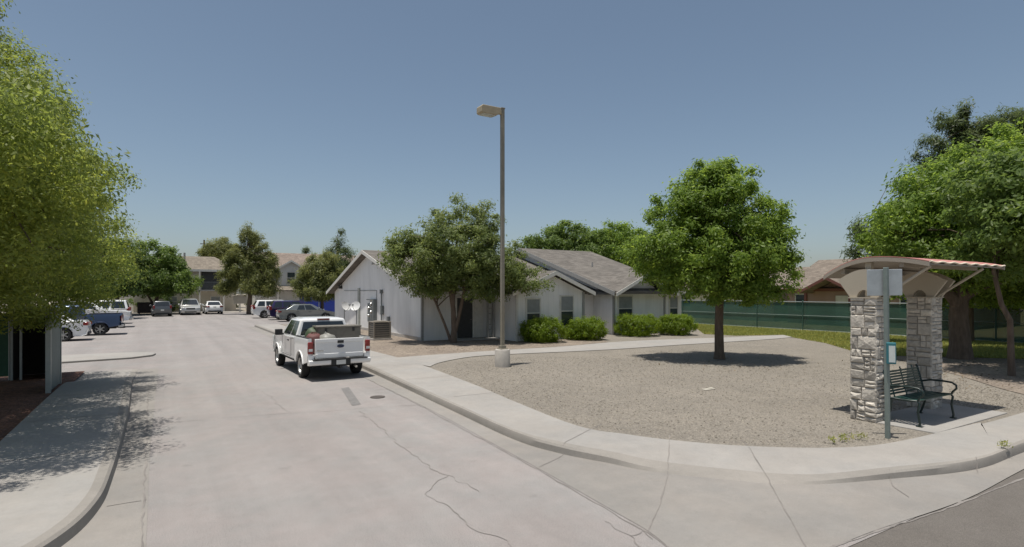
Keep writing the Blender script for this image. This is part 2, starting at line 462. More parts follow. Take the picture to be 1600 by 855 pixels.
# grass by the fence and below the right-hand trees
lawn_poly = [g(1100, 522, .13), g(1150, 524.5, .13), g(1222, 523.2, .13), g(1240, 527.5, .13), g(1290, 536, .13), g(1330, 548, .13), g(1400, 556, .13), g(1500, 558, .13), g(1600, 561, .13), g(1750, 566, .13), V3(32.4, 3.0), V3(32.4, 28)]
sheet('lawn', lawn_poly, M_turf, .128)
sheet('playing_field', [V3(32.6, -20), V3(90, -20), V3(90, 45), V3(32.6, 45)], M_turf, .126)
sheet('bare_earth', [g(1382, 556, .13), g(1440, 571, .13), g(1500, 587, .13), g(1560, 606, .13), g(1640, 627, .13), g(1780, 640, .13), g(1900, 600, .13), g(1750, 567, .13), g(1600, 561.5, .13), g(1500, 558.5, .13), g(1420, 557, .13)], M_dirt, .131)
# concrete pad below the shelter
pad = MB(); pad.box((12.3, 4.86, .08), (3.0, 1.22, .116)); tag(pad.build('concrete_pad', M_walk, bevel=.01), kind='structure')

# left side
LS = [((-.22, 21.4), (-.75, 21.4), (-2.25, 21.4), .012), ((-.22, 19.5), (-.76, 19.5), (-2.25, 19.5), .03), ((-.22, 18.2), (-.77, 18.2), (-2.25, 18.2), .11), ((-.22, 16), (-.70, 16), (-2.24, 16), .13), ((-.22, 13.5), (-.63, 13.5), (-2.22, 13.5), .13), ((-.22, 11), (-.6, 11), (-2.2, 11), .13),
      ((-.2, 9), (-.6, 9), (-2.2, 9.6), .13), ((-.18, 7.6), (-.64, 7.9), (-2.25, 8.9), .13), ((-.17, 6.4), (-.82, 7.0), (-2.55, 8.3), .13), ((-.17, 5.0), (-1.2, 6.3), (-3.0, 7.8), .13), ((-1.4, 4.0), (-2.0, 5.7), (-3.7, 7.4), .13), ((-4, 3.2), (-4, 5.3), (-5, 7.1), .13), ((-24, 3.1), (-24, 5.0), (-24, 6.8), .13)]
A2 = catmull([V3(*s[0]) for s in LS], 6); B2 = catmull([V3(*s[1]) for s in LS], 6); D2 = catmull([V3(*s[2]) for s in LS], 6); H2 = catmull([V3(s[3], 0) for s in LS], 6)
gut, ker, wal = [], [], []
for a, b, d, h in zip(A2, B2, D2, H2):
    h = h.x; u = (d - b).normalized()
    a.z = .005; b.z = .004; d.z = h
    gut.append([a, a.lerp(b, .5) + V3(0, 0, .004), b])
    ker.append([b, b + u * .02 + V3(0, 0, h * .8), b + u * .055 + V3(0, 0, h), b + u * .17 + V3(0, 0, h + .004)])
    wal.append([ker[-1][-1], d + V3(0, 0, .004), d - u * -.02 + V3(0, 0, -.12)])
strip('gutter', gut, M_gutter); strip('kerb', ker, M_kerb); strip('sidewalk', wal, M_walk)
sheet('mulch_bed', [(-2.1, 21.3), (-2.1, 11), (-2.1, 9.7), (-2.45, 8.5), (-2.95, 7.95), (-3.7, 7.55), (-5, 7.3), (-24, 7), (-24, 21.3)], M_mulch, .07)
isl = MB(); isl.prism([(-9, 24.5), (-3.2, 24.6), (-1.1, 25.0), (-.45, 25.6), (-.35, 26.2), (-.7, 26.8), (-1.6, 27.1), (-9, 27.2)], 'z', .002, .07)
tag(isl.build('parking_island', M_walk, bevel=.02), kind='structure')
sheet('pavement', [V3(-12, 77.3), V3(9.5, 77.3), V3(17, 66.3), V3(22, 66.5), V3(22, 80), V3(-12, 80)], M_walk, .06)

bvh = BVHTree.FromPolygons(GV, GF)
def drop(x, y):
    h = bvh.ray_cast(Vector((x, y, 3)), Vector((0, 0, -1)))
    return h[0].z if h[0] is not None else 0.0

cr = MB()
def crack(px, w=.014, jit=.05, step=.06):
    pts = [g(*p, .02) for p in px]
    out = []
    for a, b in zip(pts, pts[1:]):
        n = max(2, int((b - a).length / step))
        for i in range(n): out.append(a.lerp(b, i / n))
    out.append(pts[-1])
    for i in range(1, len(out) - 1):
        out[i] = out[i] + V3(random.gauss(0, jit), random.gauss(0, jit))
    for _ in range(2): out = [out[0]] + [(out[i - 1] + out[i] * 2 + out[i + 1]) / 4 for i in range(1, len(out) - 1)] + [out[-1]]
    L_, R_ = [], []
    for i, p in enumerate(out):
        t = (out[min(i + 1, len(out) - 1)] - out[max(i - 1, 0)]).normalized(); s = V3(-t.y, t.x)
        ww = w * (.75 + .45 * math.sin(i * .37 + w * 900) * math.sin(i * .11) + random.uniform(-.15, .2)) / 2 if jit > .004 else w / 2
        for lst, q in ((L_, p + s * ww), (R_, p - s * ww)):
            lst.append((q.x, q.y, drop(q.x, q.y) + .005))
    n = len(out)
    cr.add(L_ + R_, [(i, i + 1, n + i + 1, n + i) for i in range(n - 1)])
crack([(562, 641), (590, 662), (612, 684), (640, 705), (672, 731), (700, 742), (735, 756), (748, 766)])
crack([(700, 742), (676, 755), (672, 768), (690, 785), (708, 800), (735, 822), (790, 845), (812, 856)])
crack([(232, 662), (300, 656), (352, 652), (400, 648), (455, 644), (520, 641), (600, 634), (655, 632)], .012, .015)
crack([(410, 610), (430, 625), (440, 636), (452, 644)], .01)
crack([(985, 835), (1000, 826), (1010, 830), (1020, 840)], .012)
crack([(945, 812), (962, 824), (985, 836), (1003, 855)], .012)
# construction joints
crack([(1047, 688), (1043, 745), (1030, 790), (1012, 830)], .016, .006)
crack([(1160, 698), (1200, 748), (1235, 810), (1262, 858)], .016, .006)
crack([(940, 672), (882, 703), (878, 712), (840, 730)], .012, .004)
crack([(1390, 742), (1394, 758), (1420, 776)], .012, .006)
crack([(1525, 727), (1528, 738)], .012, .003)
for y in (9.2, 13.0, 16.4, 20): 
    L_ = [(5.42, y), (6.9, y)]
for py in ((645, 700), (604, 640)): pass
crack([(575, 592), (655, 632), (800, 710), (890, 760), (1015, 832), (1050, 856)], .022, .012)
crack([(232, 600), (230, 660), (228, 720), (225, 790), (222, 856)], .022, .012)
crack([(1292, 856), (1380, 824), (1470, 795), (1540, 768), (1602, 744)], .03, .012)
for xa, xb, y in [(5.42, 7.0, q) for q in (11.3, 14.2, 17.1, 20.0, 23.0, 26.0)] + [(-.56, -2.18, q) for q in (10.2, 13.1, 16.0)] + [(-.25, -.58, q) for q in (7.9, 10.2, 13.1, 16.0)]:
    o1 = V3(xa, y); o2 = V3(xb, y)
    n = 16; L_, R_ = [], []
    for i in range(n + 1):
        p = o1.lerp(o2, i / n)
        L_.append((p.x, p.y + .007, drop(p.x, p.y) + .005)); R_.append((p.x, p.y - .007, drop(p.x, p.y) + .005))
    cr.add(L_ + R_, [(i, i + 1, n + 1 + i + 1, n + 1 + i) for i in range(n)])
tag(cr.build('pavement_cracks', M_crack), kind='structure')
pt = MB(); q = [g(533, 607, .004), g(545, 605, .004), g(564, 632, .004), g(550, 634, .004)]; pt.add([(p.x, p.y, .006) for p in q], [(0, 1, 2, 3)])
tag(pt.build('street_strip', M_strip), kind='structure')  # flat darker strip laid on the street concrete
for (px, py, lab) in ((590, 621, 'rusty round valve cover in the street behind the white pickup'),):
    p = g(px, py); c = MB(); c.lathe([(.13, 0), (.17, 0), (.17, .012), (.15, .016), (.05, .012)], n=20)
    tag(c.build('valve_cover', M_iron, loc=(p.x, p.y, .003), smooth=40), lab, 'valve cover')

# loose stones over the gravel yard
def inpoly(x, y, P):
    c = False; n = len(P); j = n - 1
    for i in range(n):
        if (P[i][1] > y) != (P[j][1] > y) and x < (P[j][0] - P[i][0]) * (y - P[i][1]) / (P[j][1] - P[i][1]) + P[i][0]: c = not c
        j = i
    return c
rng = np.random.default_rng(5)
def stones(name, poly, n, z, material, smin=.008, smax=.022):
    xs = [p[0] for p in poly]; ys = [p[1] for p in poly]; vs = []; fs = []
    k = 0
    while k < n:
        x = random.uniform(min(xs), max(xs)); y = random.uniform(min(ys), max(ys))
        if not inpoly(x, y, poly): continue
        r = random.uniform(smin, smax); a = random.random() * 6.28; o = len(vs)
        for i in range(5):
            rr = r * random.uniform(.75, 1.2); vs.append((x + rr * math.cos(a + i * 1.2566), y + rr * math.sin(a + i * 1.2566), z - .003))
        for i in range(5):
            rr = r * random.uniform(.4, .75); vs.append((x + rr * math.cos(a + i * 1.2566), y + rr * math.sin(a + i * 1.2566), z + r * random.uniform(.5, .9)))
        fs += [(o + i, o + (i + 1) % 5, o + 5 + (i + 1) % 5, o + 5 + i) for i in range(5)] + [tuple(o + 5 + i for i in range(5))]
        k += 1
    mb = MB(); mb.add(vs, fs); o = mb.build(name, material)
    return tag(o, kind='stuff')
M_peb = mat('pebbles', (.25, .222, .18), .9, var=.2, scale=3, island=.4)
gp = [g(*p, .12)[:2] for p in ((690, 580), (760, 612), (900, 662), (1050, 685), (1160, 694), (1300, 697), (1390, 688), (1420, 640), (1330, 575), (1200, 570), (1000, 555), (800, 558), (720, 566))]
o = stones('gravel', gp, 9000, .118, M_peb)
gp2 = [g(*p, .12)[:2] for p in ((1500, 648), (1600, 640), (1700, 632), (1620, 625), (1540, 606), (1490, 592), (1480, 620))]
o2 = stones('gravel', gp2, 1500, .118, M_peb)

# ------------------------------------------------------------------ foliage
def quads(name, V, material, parent=None):
    n = len(V) // 4
    me = D.meshes.new(name)
    me.vertices.add(n * 4); me.vertices.foreach_set('co', V.astype(np.float32).ravel())
    me.loops.add(n * 4); me.loops.foreach_set('vertex_index', np.arange(n * 4, dtype=np.int32))
    me.polygons.add(n); me.polygons.foreach_set('loop_start', np.arange(0, n * 4, 4, dtype=np.int32))
    me.update(calc_edges=True); me.validate()
    me.materials.append(material)
    o = D.objects.new(name, me); COL.objects.link(o)
    if parent: o.parent = parent
    return o

def unit(a): return a / (np.linalg.norm(a, axis=1, keepdims=True) + 1e-9)

def leaves(C, N, ln, asp, rg):
    """diamond leaves at C facing roughly N"""
    n = len(C)
    t = unit(np.cross(N, rg.normal(size=(n, 3)))); s = np.cross(N, t)
    l = (ln * rg.uniform(.6, 1.35, (n, 1))) / 2; w = l * asp
    sh = t * l * .15
    V = np.stack([C - t * l, C + s * w + sh, C + t * l, C - s * w + sh], 1)
    return V.reshape(-1, 3)

def crown_pts(lobes, nclump, nleaf, crad, rg, shell=.5, flat=.75):
    lob = np.array(lobes); vol = (lob[:, 3] * lob[:, 4] * lob[:, 5]) ** .75
    ids = rg.choice(len(lob), nclump, p=vol / vol.sum())
    dr = unit(rg.normal(size=(nclump, 3)))
    rr = rg.uniform(shell ** 2.2, 1, (nclump, 1)) ** (1 / 2.2)
    cc = lob[ids, :3] + dr * rr * lob[ids, 3:]
    out_c = unit(cc - (lob[:, :3] * vol[:, None]).sum(0) / vol.sum())
    k = np.repeat(np.arange(nclump), nleaf)
    sz = rg.uniform(.6, 1.25, (nclump, 1))
    off = np.clip(rg.normal(size=(len(k), 3)) * .46, -.95, .95) * crad * sz[k]
    off[:, 2] *= flat
    C = cc[k] + off
    N = unit(unit(off) * .75 + out_c[k] * .35 + np.array([0, 0, .45]) + rg.normal(size=(len(k), 3)) * .42)
    return C, N, cc

def tree(name, label, cat, loc, lobes, nclump, nleaf, crad, leaf, asp, lm, trunk, bark, seed, group=None, shell=.5, nbranch=26, flat=.75, zmin=None, fork=None):
    """trunk: list of paths [(pts), (radii)]; branches run from the last point of a random path to clumps"""
    rg = np.random.default_rng(seed); rnd = random.Random(seed)
    root = thing(name, label, cat, loc, group=group)
    C, N, cc = crown_pts(lobes, nclump, nleaf, crad, rg, shell, flat)
    if zmin is not None:
        k = C[:, 2] > zmin + .35 * np.abs(np.sin(C[:, 0] * 2.1) * np.cos(C[:, 1] * 1.7)); C, N = C[k], N[k]
    V = leaves(C, N, leaf, asp, rg)
    quads('crown', V, lm, root)
    mb = MB()
    for pts, rad in trunk: mb.tube(pts, rad, 10)
    for i in rg.choice(len(cc), min(nbranch, len(cc)), replace=False):
        pts, rad = rnd.choice(trunk)
        e = Vector(cc[i]); t = rnd.uniform(.55, 1.0) if len(pts) > 2 else 1.0
        q = (len(pts) - 1) * t; k0 = min(int(q), len(pts) - 2); f_ = q - k0
        s = Vector(pts[k0]).lerp(Vector(pts[k0 + 1]), f_); r0 = (rad[k0] * (1 - f_) + rad[k0 + 1] * f_) * .6
        if (zmin is not None and e.z < zmin + .3): continue
        mid = s.lerp(e, .5) + Vector((rnd.gauss(0, .12), rnd.gauss(0, .12), .12 * (e - s).length))
        q1 = s.lerp(mid, .5) + Vector((0, 0, .04)); q2 = mid.lerp(e, .55)
        mb.tube([s, q1, mid, q2, e], [r0, r0 * .8, r0 * .55, r0 * .35, .008], 6)
    mb.build('trunk', bark, root, smooth=60)
    return root

G1 = leaf_mat('ash leaves', (.138, .218, .036), .45, .57, .25)
G2 = leaf_mat('yellow green leaves', (.162, .215, .044), .42, .55, .3)
G3 = leaf_mat('grey green leaves', (.135, .178, .055), .42, .5, .2)
G4 = leaf_mat('deep green leaves', (.08, .128, .03), .42, .5, .2)
G5 = leaf_mat('olive pine needles', (.150, .172, .055), .4, .45, .2)
G6 = leaf_mat('dark pine needles', (.085, .118, .042), .38, .4, .1)
G7 = leaf_mat('bright shrub leaves', (.125, .195, .012), .4, .5, .3)
G8 = leaf_mat('mid green leaves', (.105, .165, .036), .42, .52, .2)

# big yellow green tree at the left edge
p = at(-150, 12.2)
tree('roadside_tree', 'tall yellow green leafy tree overhanging the left sidewalk and dark gate', 'tree', (p.x, p.y, .07),
     [(0, 0, 4.6, 4.1, 4.1, 3.1), (.8, .9, 3.4, 3.6, 3.6, 1.9), (-.3, .2, 7.0, 3.1, 3.1, 2.5), (1.0, -1.2, 4.0, 2.9, 2.9, 2.2), (-.6, .4, 9.3, 2.1, 2.1, 1.7), (1.2, -.6, 6.4, 2.2, 2.2, 1.6), (.9, -3.0, 3.7, 2.7, 2.6, 1.9), (1.9, -3.6, 3.3, 1.9, 1.9, 1.3), (2.0, -5.2, 4.0, 2.1, 2.1, 1.5), (2.3, -7.0, 4.1, 1.8, 1.8, 1.3), (.6, -4.2, 2.6, 2.3, 2.3, 1.0), (1.6, .2, 2.6, 2.2, 2.2, 1.1), (2.3, -5.4, 4.4, 1.8, 1.8, 1.5), (2.2, -5.9, 3.6, 1.7, 1.7, 1.1), (2.6, -4.6, 4.6, 1.5, 1.5, 1.3), (2.3, -6.6, 4.6, 1.6, 1.6, 1.2), (*(at(78, 13.4) - p)[:2], 2.1, .85, .85, .75), (*(at(30, 13.0) - p)[:2], 2.3, 1.2, 1.2, .9), (1.4, 1.6, 5.0, 2.0, 2.0, 1.8)],
     1450, 240, .46, .088, .36, G2, [([(0, 0, 0), (.05, .05, 1.3), (-.05, .1, 2.8), (0, .2, 5), (-.3, .3, 7.8)], [.26, .21, .18, .12, .05]), ([(0, 0, 1.6), (.7, -.3, 2.8), (1.3, -.8, 4.3)], [.14, .11, .06])], M_bark, 11, zmin=1.25, nbranch=40, shell=.45)

# ash tree in the gravel yard
p = g(1124, 561, .12)
tree('ash_tree', 'full round green tree on a straight dark trunk in the gravel yard', 'tree', p,
     [(x * .84, y * .84, z, a * .84, b * .84, c) for x, y, z, a, b, c in ((-.1, -.2, 3.7, 2.7, 2.7, 1.75), (-.15, .1, 5.5, 1.9, 1.9, 1.6), (1.1, -.8, 3.5, 2.0, 2.0, 1.5), (-1.4, .9, 3.8, 2.0, 2.0, 1.45), (.6, .2, 5.9, 1.1, 1.1, .9), (-.5, .1, 6.1, 1.1, 1.1, .9), (.9, -1.2, 4.9, 1.1, 1.1, 1.0), (-1.5, .9, 4.7, 1.5, 1.5, 1.2), (-2.1, 1.3, 3.5, 1.3, 1.3, 1.1), (-1.0, .6, 5.6, 1.1, 1.1, .9), (-1.6, .6, 2.9, 1.3, 1.3, .8), (-.9, -.4, 5.2, 1.3, 1.3, 1.2), (1.5, -1.0, 4.3, 1.3, 1.3, 1.2), (0, -1.6, 3.0, 1.8, 1.6, 1.1), (-1.2, -.6, 3.0, 1.5, 1.5, 1.0))],
     500, 210, .38, .13, .40, G1, [([(0, 0, 0), (.01, .01, .25), (0, .02, 1.2), (.02, 0, 2.2), (0, .05, 4.0), (.1, .1, 6.4)], [.21, .165, .145, .14, .09, .03])], M_bark, 21, zmin=1.72, nbranch=36)

# multi-stemmed tree in front of the white house
p = g(708, 536, .12)
tree('elm_tree', 'multi stemmed grey green tree in front of the pale house door', 'tree', p,
     [(0, 0, 4.3, 2.2, 2.2, 1.7), (-1.4, .8, 3.9, 1.7, 1.6, 1.3), (1.5, -.9, 3.7, 1.8, 1.6, 1.35), (.5, .2, 5.7, 1.4, 1.4, 1.1), (2.1, -1.2, 3.1, 1.2, 1.2, .75), (-2.0, 1.2, 4.6, .8, .8, .7), (1.4, -.6, 5.6, .8, .8, .9), (-.8, .4, 3.1, 1.3, 1.2, .8), (3.0, -1.7, 2.9, 1.1, 1.0, .6), (.6, -.3, 3.2, 1.6, 1.5, .8), (-1.0, .2, 2.55, 1.0, 1.0, .6), (1.3, -.8, 2.6, 1.3, 1.1, .6)],
     540, 135, .40, .14, .36, G3, [([(0, 0, 0), (.05, 0, .6), (.02, .03, 1.6), (-.15, .1, 2.8), (-.4, .2, 4.6)], [.17, .13, .11, .09, .03]), ([(.05, 0, .35), (.25, -.12, 1.3), (.5, -.2, 2.5), (1.0, -.5, 4.2)], [.10, .085, .07, .025]), ([(-.1, .05, .1), (-.35, .2, .9), (-.7, .42, 1.9), (-1.3, .8, 3.4)], [.075, .06, .05, .02]), ([(0, 0, 1.5), (.1, .1, 3), (.3, .2, 5.4)], [.09, .06, .02])], M_bark, 31, zmin=1.75, nbranch=46, shell=.4)

# right-hand trees
p = g(1500, 561, .12)
tree('elm_tree', 'massive green tree on a thick dark trunk behind the bus shelter', 'tree', p,
     [(.6, -.3, 4.9, 3.0, 3.0, 2.3), (-1.3, 1.0, 4.3, 1.7, 1.7, 1.6), (2.6, -1.8, 5.4, 3.0, 3.0, 2.4), (1.4, -.2, 6.5, 1.9, 1.9, 1.3), (-.7, .3, 3.3, 1.7, 1.7, 1.0), (1.5, -2.0, 3.4, 2.5, 2.3, 1.2), (3, -1.6, 7.3, 2.0, 2.0, 1.4), (-.6, .7, 5.4, 1.5, 1.5, 1.3), (2.6, -2.6, 3.0, 2.2, 2.2, .9), (1.6, .8, 2.6, 2.2, 2.0, .9), (3.6, -.4, 2.7, 2.2, 2.2, 1.0)],
     760, 160, .52, .17, .40, G1, [([(0, 0, 0), (.02, 0, .5), (0, .05, 1.5), (.1, 0, 3), (.2, .1, 5.5)], [.40, .32, .28, .24, .10]), ([(0, 0, 1.8), (-.9, .6, 3.2), (-1.9, 1.3, 4.6)], [.2, .14, .06]), ([(.1, 0, 2.2), (1.1, -.8, 3.6), (2.1, -1.6, 5.4)], [.2, .14, .06])], M_bark, 41, zmin=1.65, nbranch=40, shell=.45)
p = g(1581, 588, .12)
tree('sapling', 'thin leaning pale trunked tree right of the bus shelter', 'tree', p,
     [(.5, -.2, 5.2, 2.0, 2.0, 1.3), (.9, -.6, 4.2, 1.6, 1.6, .9), (-.2, .1, 3.6, 1.1, 1.1, .8), (.3, .6, 3.2, 1.4, 1.4, .5), (-.6, -.6, 4.4, 1.5, 1.5, 1.2)],
     260, 130, .45, .16, .4, G8, [([(0, 0, 0), (0, .02, .7), (-.03, .03, 1.55), (-.22, .16, 2.0), (-.38, .28, 2.9), (-.3, .3, 3.6)], [.095, .08, .07, .062, .05, .03])], M_bark, 51, zmin=2.35, nbranch=5)
def pine(name, label, loc, h, r, seed, m, needle=.2, nclump=220, nleaf=150, base=.12, group=None, lump=.55, power=.8, crad=.55):
    rnd = random.Random(seed); lobes = []
    n = 15
    for i in range(n):
        t = base + (1 - base) * i / n
        rr = r * (1 - t) ** power
        if t < base + .12: rr *= .82
        m_ = max(1, int(4 * (1 - t) + 1))
        for k in range(m_):
            a = rnd.random() * 6.28; q = rr * rnd.uniform(.3, .75)
            s = max(.35, rr * lump * rnd.uniform(.7, 1.2))
            lobes.append((q * math.cos(a), q * math.sin(a), h * t, s, s, s * .75))
    lobes.append((0, 0, h * .96, .3, .3, h * .05))
    return tree(name, label, 'tree', loc, lobes, nclump, nleaf, crad, needle, .16, m, [([(0, 0, 0), (.05, 0, h * .2), (0, .05, h * .5), (0, 0, h * .95)], [.02 * h + .04, .017 * h, .012 * h, .01])], M_bark, seed, group=group, nbranch=30, shell=.3, flat=1.0)
p = at(1512, 26, .12)
tree('pine_tree', 'dark pine top rising behind the big tree by the shelter', 'tree', p,
     [(0, 0, 8.0, 1.5, 1.5, 1.2), (.3, -.3, 9.4, 1.1, 1.1, .9), (-1.3, .9, 8.8, .8, .8, .7), (1.2, -.9, 9.8, 1.3, 1.3, .8), (-.4, .4, 10.4, .7, .7, .7), (2.0, -1.4, 10.1, .8, .8, .5), (0, 0, 6.5, 2.0, 2.0, 1.0), (-3.2, 2.0, 4.6, .8, .8, .6), (-4.0, 2.6, 5.3, .45, .45, .5), (-4.1, 2.7, 4.3, .5, .5, .4), (-3.0, 1.9, 3.6, 1.0, 1.0, .7)],
     300, 170, .40, .26, .17, G6, [([(0, 0, 0), (0, 0, 3), (-.2, 0, 7), (0, 0, 10.6)], [.25, .2, .12, .03]), ([(0, 0, 2.5), (-2, 1.3, 3.8), (-4.2, 2.8, 4.8)], [.12, .09, .03])], M_bark, 61, nbranch=30, flat=1.0)
p = at(1640, 25, .12)
tree('shade_tree', 'dense dark green tree at the right edge beyond the sapling', 'tree', p,
     [(0, 0, 5.0, 4.4, 4.4, 2.6), (-1.5, 1.2, 4.2, 2.8, 2.8, 1.6), (.8, 0, 7.4, 3.2, 3.2, 2.0), (-1.5, .6, 7.6, 2.0, 2.0, 1.6), (1.2, -1.5, 3.6, 3, 3, 1.2), (-1.2, .4, 2.5, 2.4, 2.4, .9), (1.0, -1.5, 2.3, 2.6, 2.6, .9)],
     520, 130, .6, .2, .4, G8, [([(0, 0, 0), (0, 0, 1.5), (.1, 0, 3), (0, .1, 6)], [.4, .33, .28, .08])], M_bark, 71, zmin=1.3)

# far trees, left and middle
for i, (px, d, h, r, lab, m) in enumerate((
        (178, 60, 8.4, 3.4, 'dark green tree with a slanting trunk beside the far white wall', G4),
        (240, 64, 8.4, 4.0, 'broad green tree above the dark grey car at the end of the street', G8),
        (150, 52, 7.4, 2.9, 'low bushy green tree behind the white parked trucks', G4))):
    p = at(px, d); rr = r
    tree('shade_tree', lab, 'tree', (p.x, p.y, .02),
         [(0, 0, h * .58, rr, rr, h * .30), (rr * .45, -rr * .3, h * .45, rr * .75, rr * .75, h * .2), (-rr * .4, rr * .3, h * .5, rr * .75, rr * .75, h * .24), (.1, 0, h * .82, rr * .55, rr * .55, h * .18), (rr * .2, -rr * .5, h * .36, rr * .8, rr * .7, h * .12)],
         300, 100, .7, .30, .42, m, [([(0, 0, 0), (.2, 0, 1.2), (.5, -.2, 2.6), (.2, .1, h * .7)], [.25, .2, .15, .04]), ([(.1, 0, .8), (-.7, .5, 2.4), (-1.2, .8, h * .5)], [.15, .1, .04])], M_bark, 81 + i, group='trees at the end of the street', zmin=1.9, nbranch=20)
p = at(389, 63)
tree('pine_tree', 'big olive pine in the middle of the far apartments', 'tree', (p.x, p.y, .02),
     [(0, 0, 5.0, 2.0, 2.0, 2.0), (-1.7, 1.0, 4.0, 1.4, 1.4, 1.2), (1.6, -1.0, 4.4, 1.4, 1.4, 1.4), (-.9, .6, 6.7, 1.3, 1.3, 1.1), (.9, -.5, 7.0, 1.3, 1.3, 1.1), (.2, 0, 8.5, 1.0, 1.0, 1.1), (.1, 0, 9.6, .7, .7, .6), (-2.1, 1.3, 2.9, 1.0, 1.0, .6), (1.9, -1.2, 2.8, 1.0, 1.0, .7), (.3, -.8, 3.2, 1.5, 1.4, 1.1), (-1.7, 1.0, 5.7, .9, .9, .7), (1.9, -1.2, 6.0, .8, .8, .7)],
     300, 150, .6, .34, .17, G5, [([(0, 0, 0), (.1, 0, 2), (0, .1, 5), (.1, 0, 9.4)], [.30, .24, .17, .03])], M_bark, 92, nbranch=34, flat=1.0, zmin=1.7)
p = at(503, 54)
tree('pine_tree', 'round low pine in front of the blue fence', 'tree', (p.x, p.y, .02),
     [(0, 0, 4.0, 2.1, 2.1, 1.6), (-1.1, .6, 3.2, 1.5, 1.4, 1.1), (1.0, -.6, 3.4, 1.4, 1.4, 1.2), (.1, 0, 5.2, 1.4, 1.4, 1.0), (-.2, -.2, 2.4, 2.0, 1.8, .9)],
     230, 170, .5, .30, .18, G5, [([(0, 0, 0), (.03, 0, 1.5), (0, .05, 5)], [.19, .15, .04])], M_bark, 93, nbranch=20, flat=1.0, zmin=1.5)
for i, (px, d, h, r, lab, m) in enumerate((
        (528, 68, 10.6, 3.2, 'pointed dark evergreen behind the round pine and house roof', G6),
        (345, 92, 11.6, 3.4, 'hazy pine crown behind the far tan roof', G5),
        (478, 92, 9.9, 1.5, 'narrow dark evergreen tip above the far red roof', G6))):
    p = at(px, d)
    if i == 1:
        tree('evergreen_tree', lab, 'tree', (p.x, p.y, 0), [(0, 0, 9.3, 2.6, 2.6, 1.8), (-1.6, 1.0, 9.0, 1.5, 1.5, 1.1), (1.8, -1.1, 8.6, 1.8, 1.8, 1.2), (.3, -.2, 10.6, 1.3, 1.3, .9)], 160, 120, .7, .4, .2, m,
             [([(0, 0, 0), (.1, 0, 4), (0, .1, 10)], [.3, .22, .05])], M_bark, 102, group='evergreens behind the roofs', nbranch=20, flat=1.0)
        continue
    pine('evergreen_tree', lab, (p.x, p.y, 0), h, r, 101 + i, m, needle=.40, nclump=190, nleaf=120, base=.2, group='evergreens behind the roofs', crad=.7, power=.62, lump=.62)
for i, (px, d, h, r, lab) in enumerate(((885, 62, 10.3, 4.4, 'leafy green tree rising behind the left part of the house roof'), (968, 64, 10.6, 4.6, 'leafy green tree behind the house roof and beside the ash tree'), (1040, 66, 9.6, 4.0, 'leafy green tree mostly hidden behind the ash tree'))):
    p = at(px, d)
    tree('background_tree', lab, 'tree', (p.x, p.y, 0),
         [(0, 0, h * .6, r, r, h * .33), (r * .5, -r * .3, h * .7, r * .6, r * .6, h * .22), (-r * .5, r * .3, h * .68, r * .6, r * .6, h * .22), (.1, 0, h * .86, r * .5, r * .5, h * .13)],
         320, 110, .75, .32, .42, G8 if i != 1 else G1, [([(0, 0, 0), (.1, 0, 2), (0, .1, h * .8)], [.3, .22, .05])], M_bark, 121 + i, group='trees behind the house', nbranch=12)
# dark shrubs under the far apartments, also added to fill in the shade there
for i, (px, d, w, h, lab) in enumerate(((272, 71, 3.0, 3.2, 'dark shrub mass filling the shade behind the silver minivan'), (348, 78, 1.9, 1.5, 'low dark hedge shrub right of the white far sedan'), (330, 78, 1.6, 1.7, 'low dark shrub directly behind the white far sedan'), (312, 77, 1.9, 2.2, 'dark shrub between the silver minivan and the white far sedan'), (408, 79, 2.2, 1.5, 'low shrub right of the big olive pine trunk'), (236, 70, 2.4, 2.2, 'dark shrub filling the shade behind the dark grey far car'))):
    p = at(px, d); rg = np.random.default_rng(140 + i)
    root = thing('shrub', lab, 'shrub', (p.x, p.y, .05), group='shrubs by the apartments')
    C, N, cc = crown_pts([(0, 0, h * .5, w, w, h * .5)], 60, 90, .4, rg, .5)
    C[:, 2] = np.abs(C[:, 2]); quads('foliage', leaves(C, N, .2, .42, rg), G4, root)
    s = MB(); s.tube([(0, 0, 0), (0, .05, h * .5)], [.07, .03], 6); s.build('stem', M_bark, root)

# round clipped shrubs before the house
def shrub(px, py, w, h, lab, seed):
    p = g(px, py, .12); p += Vector((SA, CA, 0)) * w * .8; rg = np.random.default_rng(seed)
    root = thing('round_shrub', lab, 'shrub', p, group='round shrubs along the house front')
    lobes = [(0, 0, h * .42, w, w, h * .52)] + [(w * .45 * math.cos(a), w * .45 * math.sin(a), h * .45 + random.uniform(-.08, .1), w * .6, w * .6, h * .46) for a in (0.3, 1.6, 2.9, 4.2, 5.4)]
    C, N, cc = crown_pts(lobes, 330, 62, .16, rg, .82, 1.0)
    k = C[:, 2] > .02; C, N = C[k], N[k]
    quads('foliage', leaves(C, N, .075, .42, rg), G7, root)
    s = MB()
    for i in range(7):
        a = i * .9; s.tube([(.06 * math.cos(a), .06 * math.sin(a), 0), (w * .35 * math.cos(a), w * .35 * math.sin(a), h * .45), (w * .7 * math.cos(a), w * .7 * math.sin(a), h * .7)], [.03, .02, .01], 5)
    s.build('stem', M_bark, root)
shrub(850, 537, 1.06, 1.2, 'round yellow green shrub below the left window of the small gable', 151)
shrub(918, 533, 1.02, 1.15, 'round yellow green shrub below the right window of the small gable', 152)
shrub(1000, 527, 1.22, 1.25, 'large round shrub below the window at the house corner', 153)
shrub(1064, 525, 1.06, 1.15, 'rightmost round shrub at the end of the house front', 154)

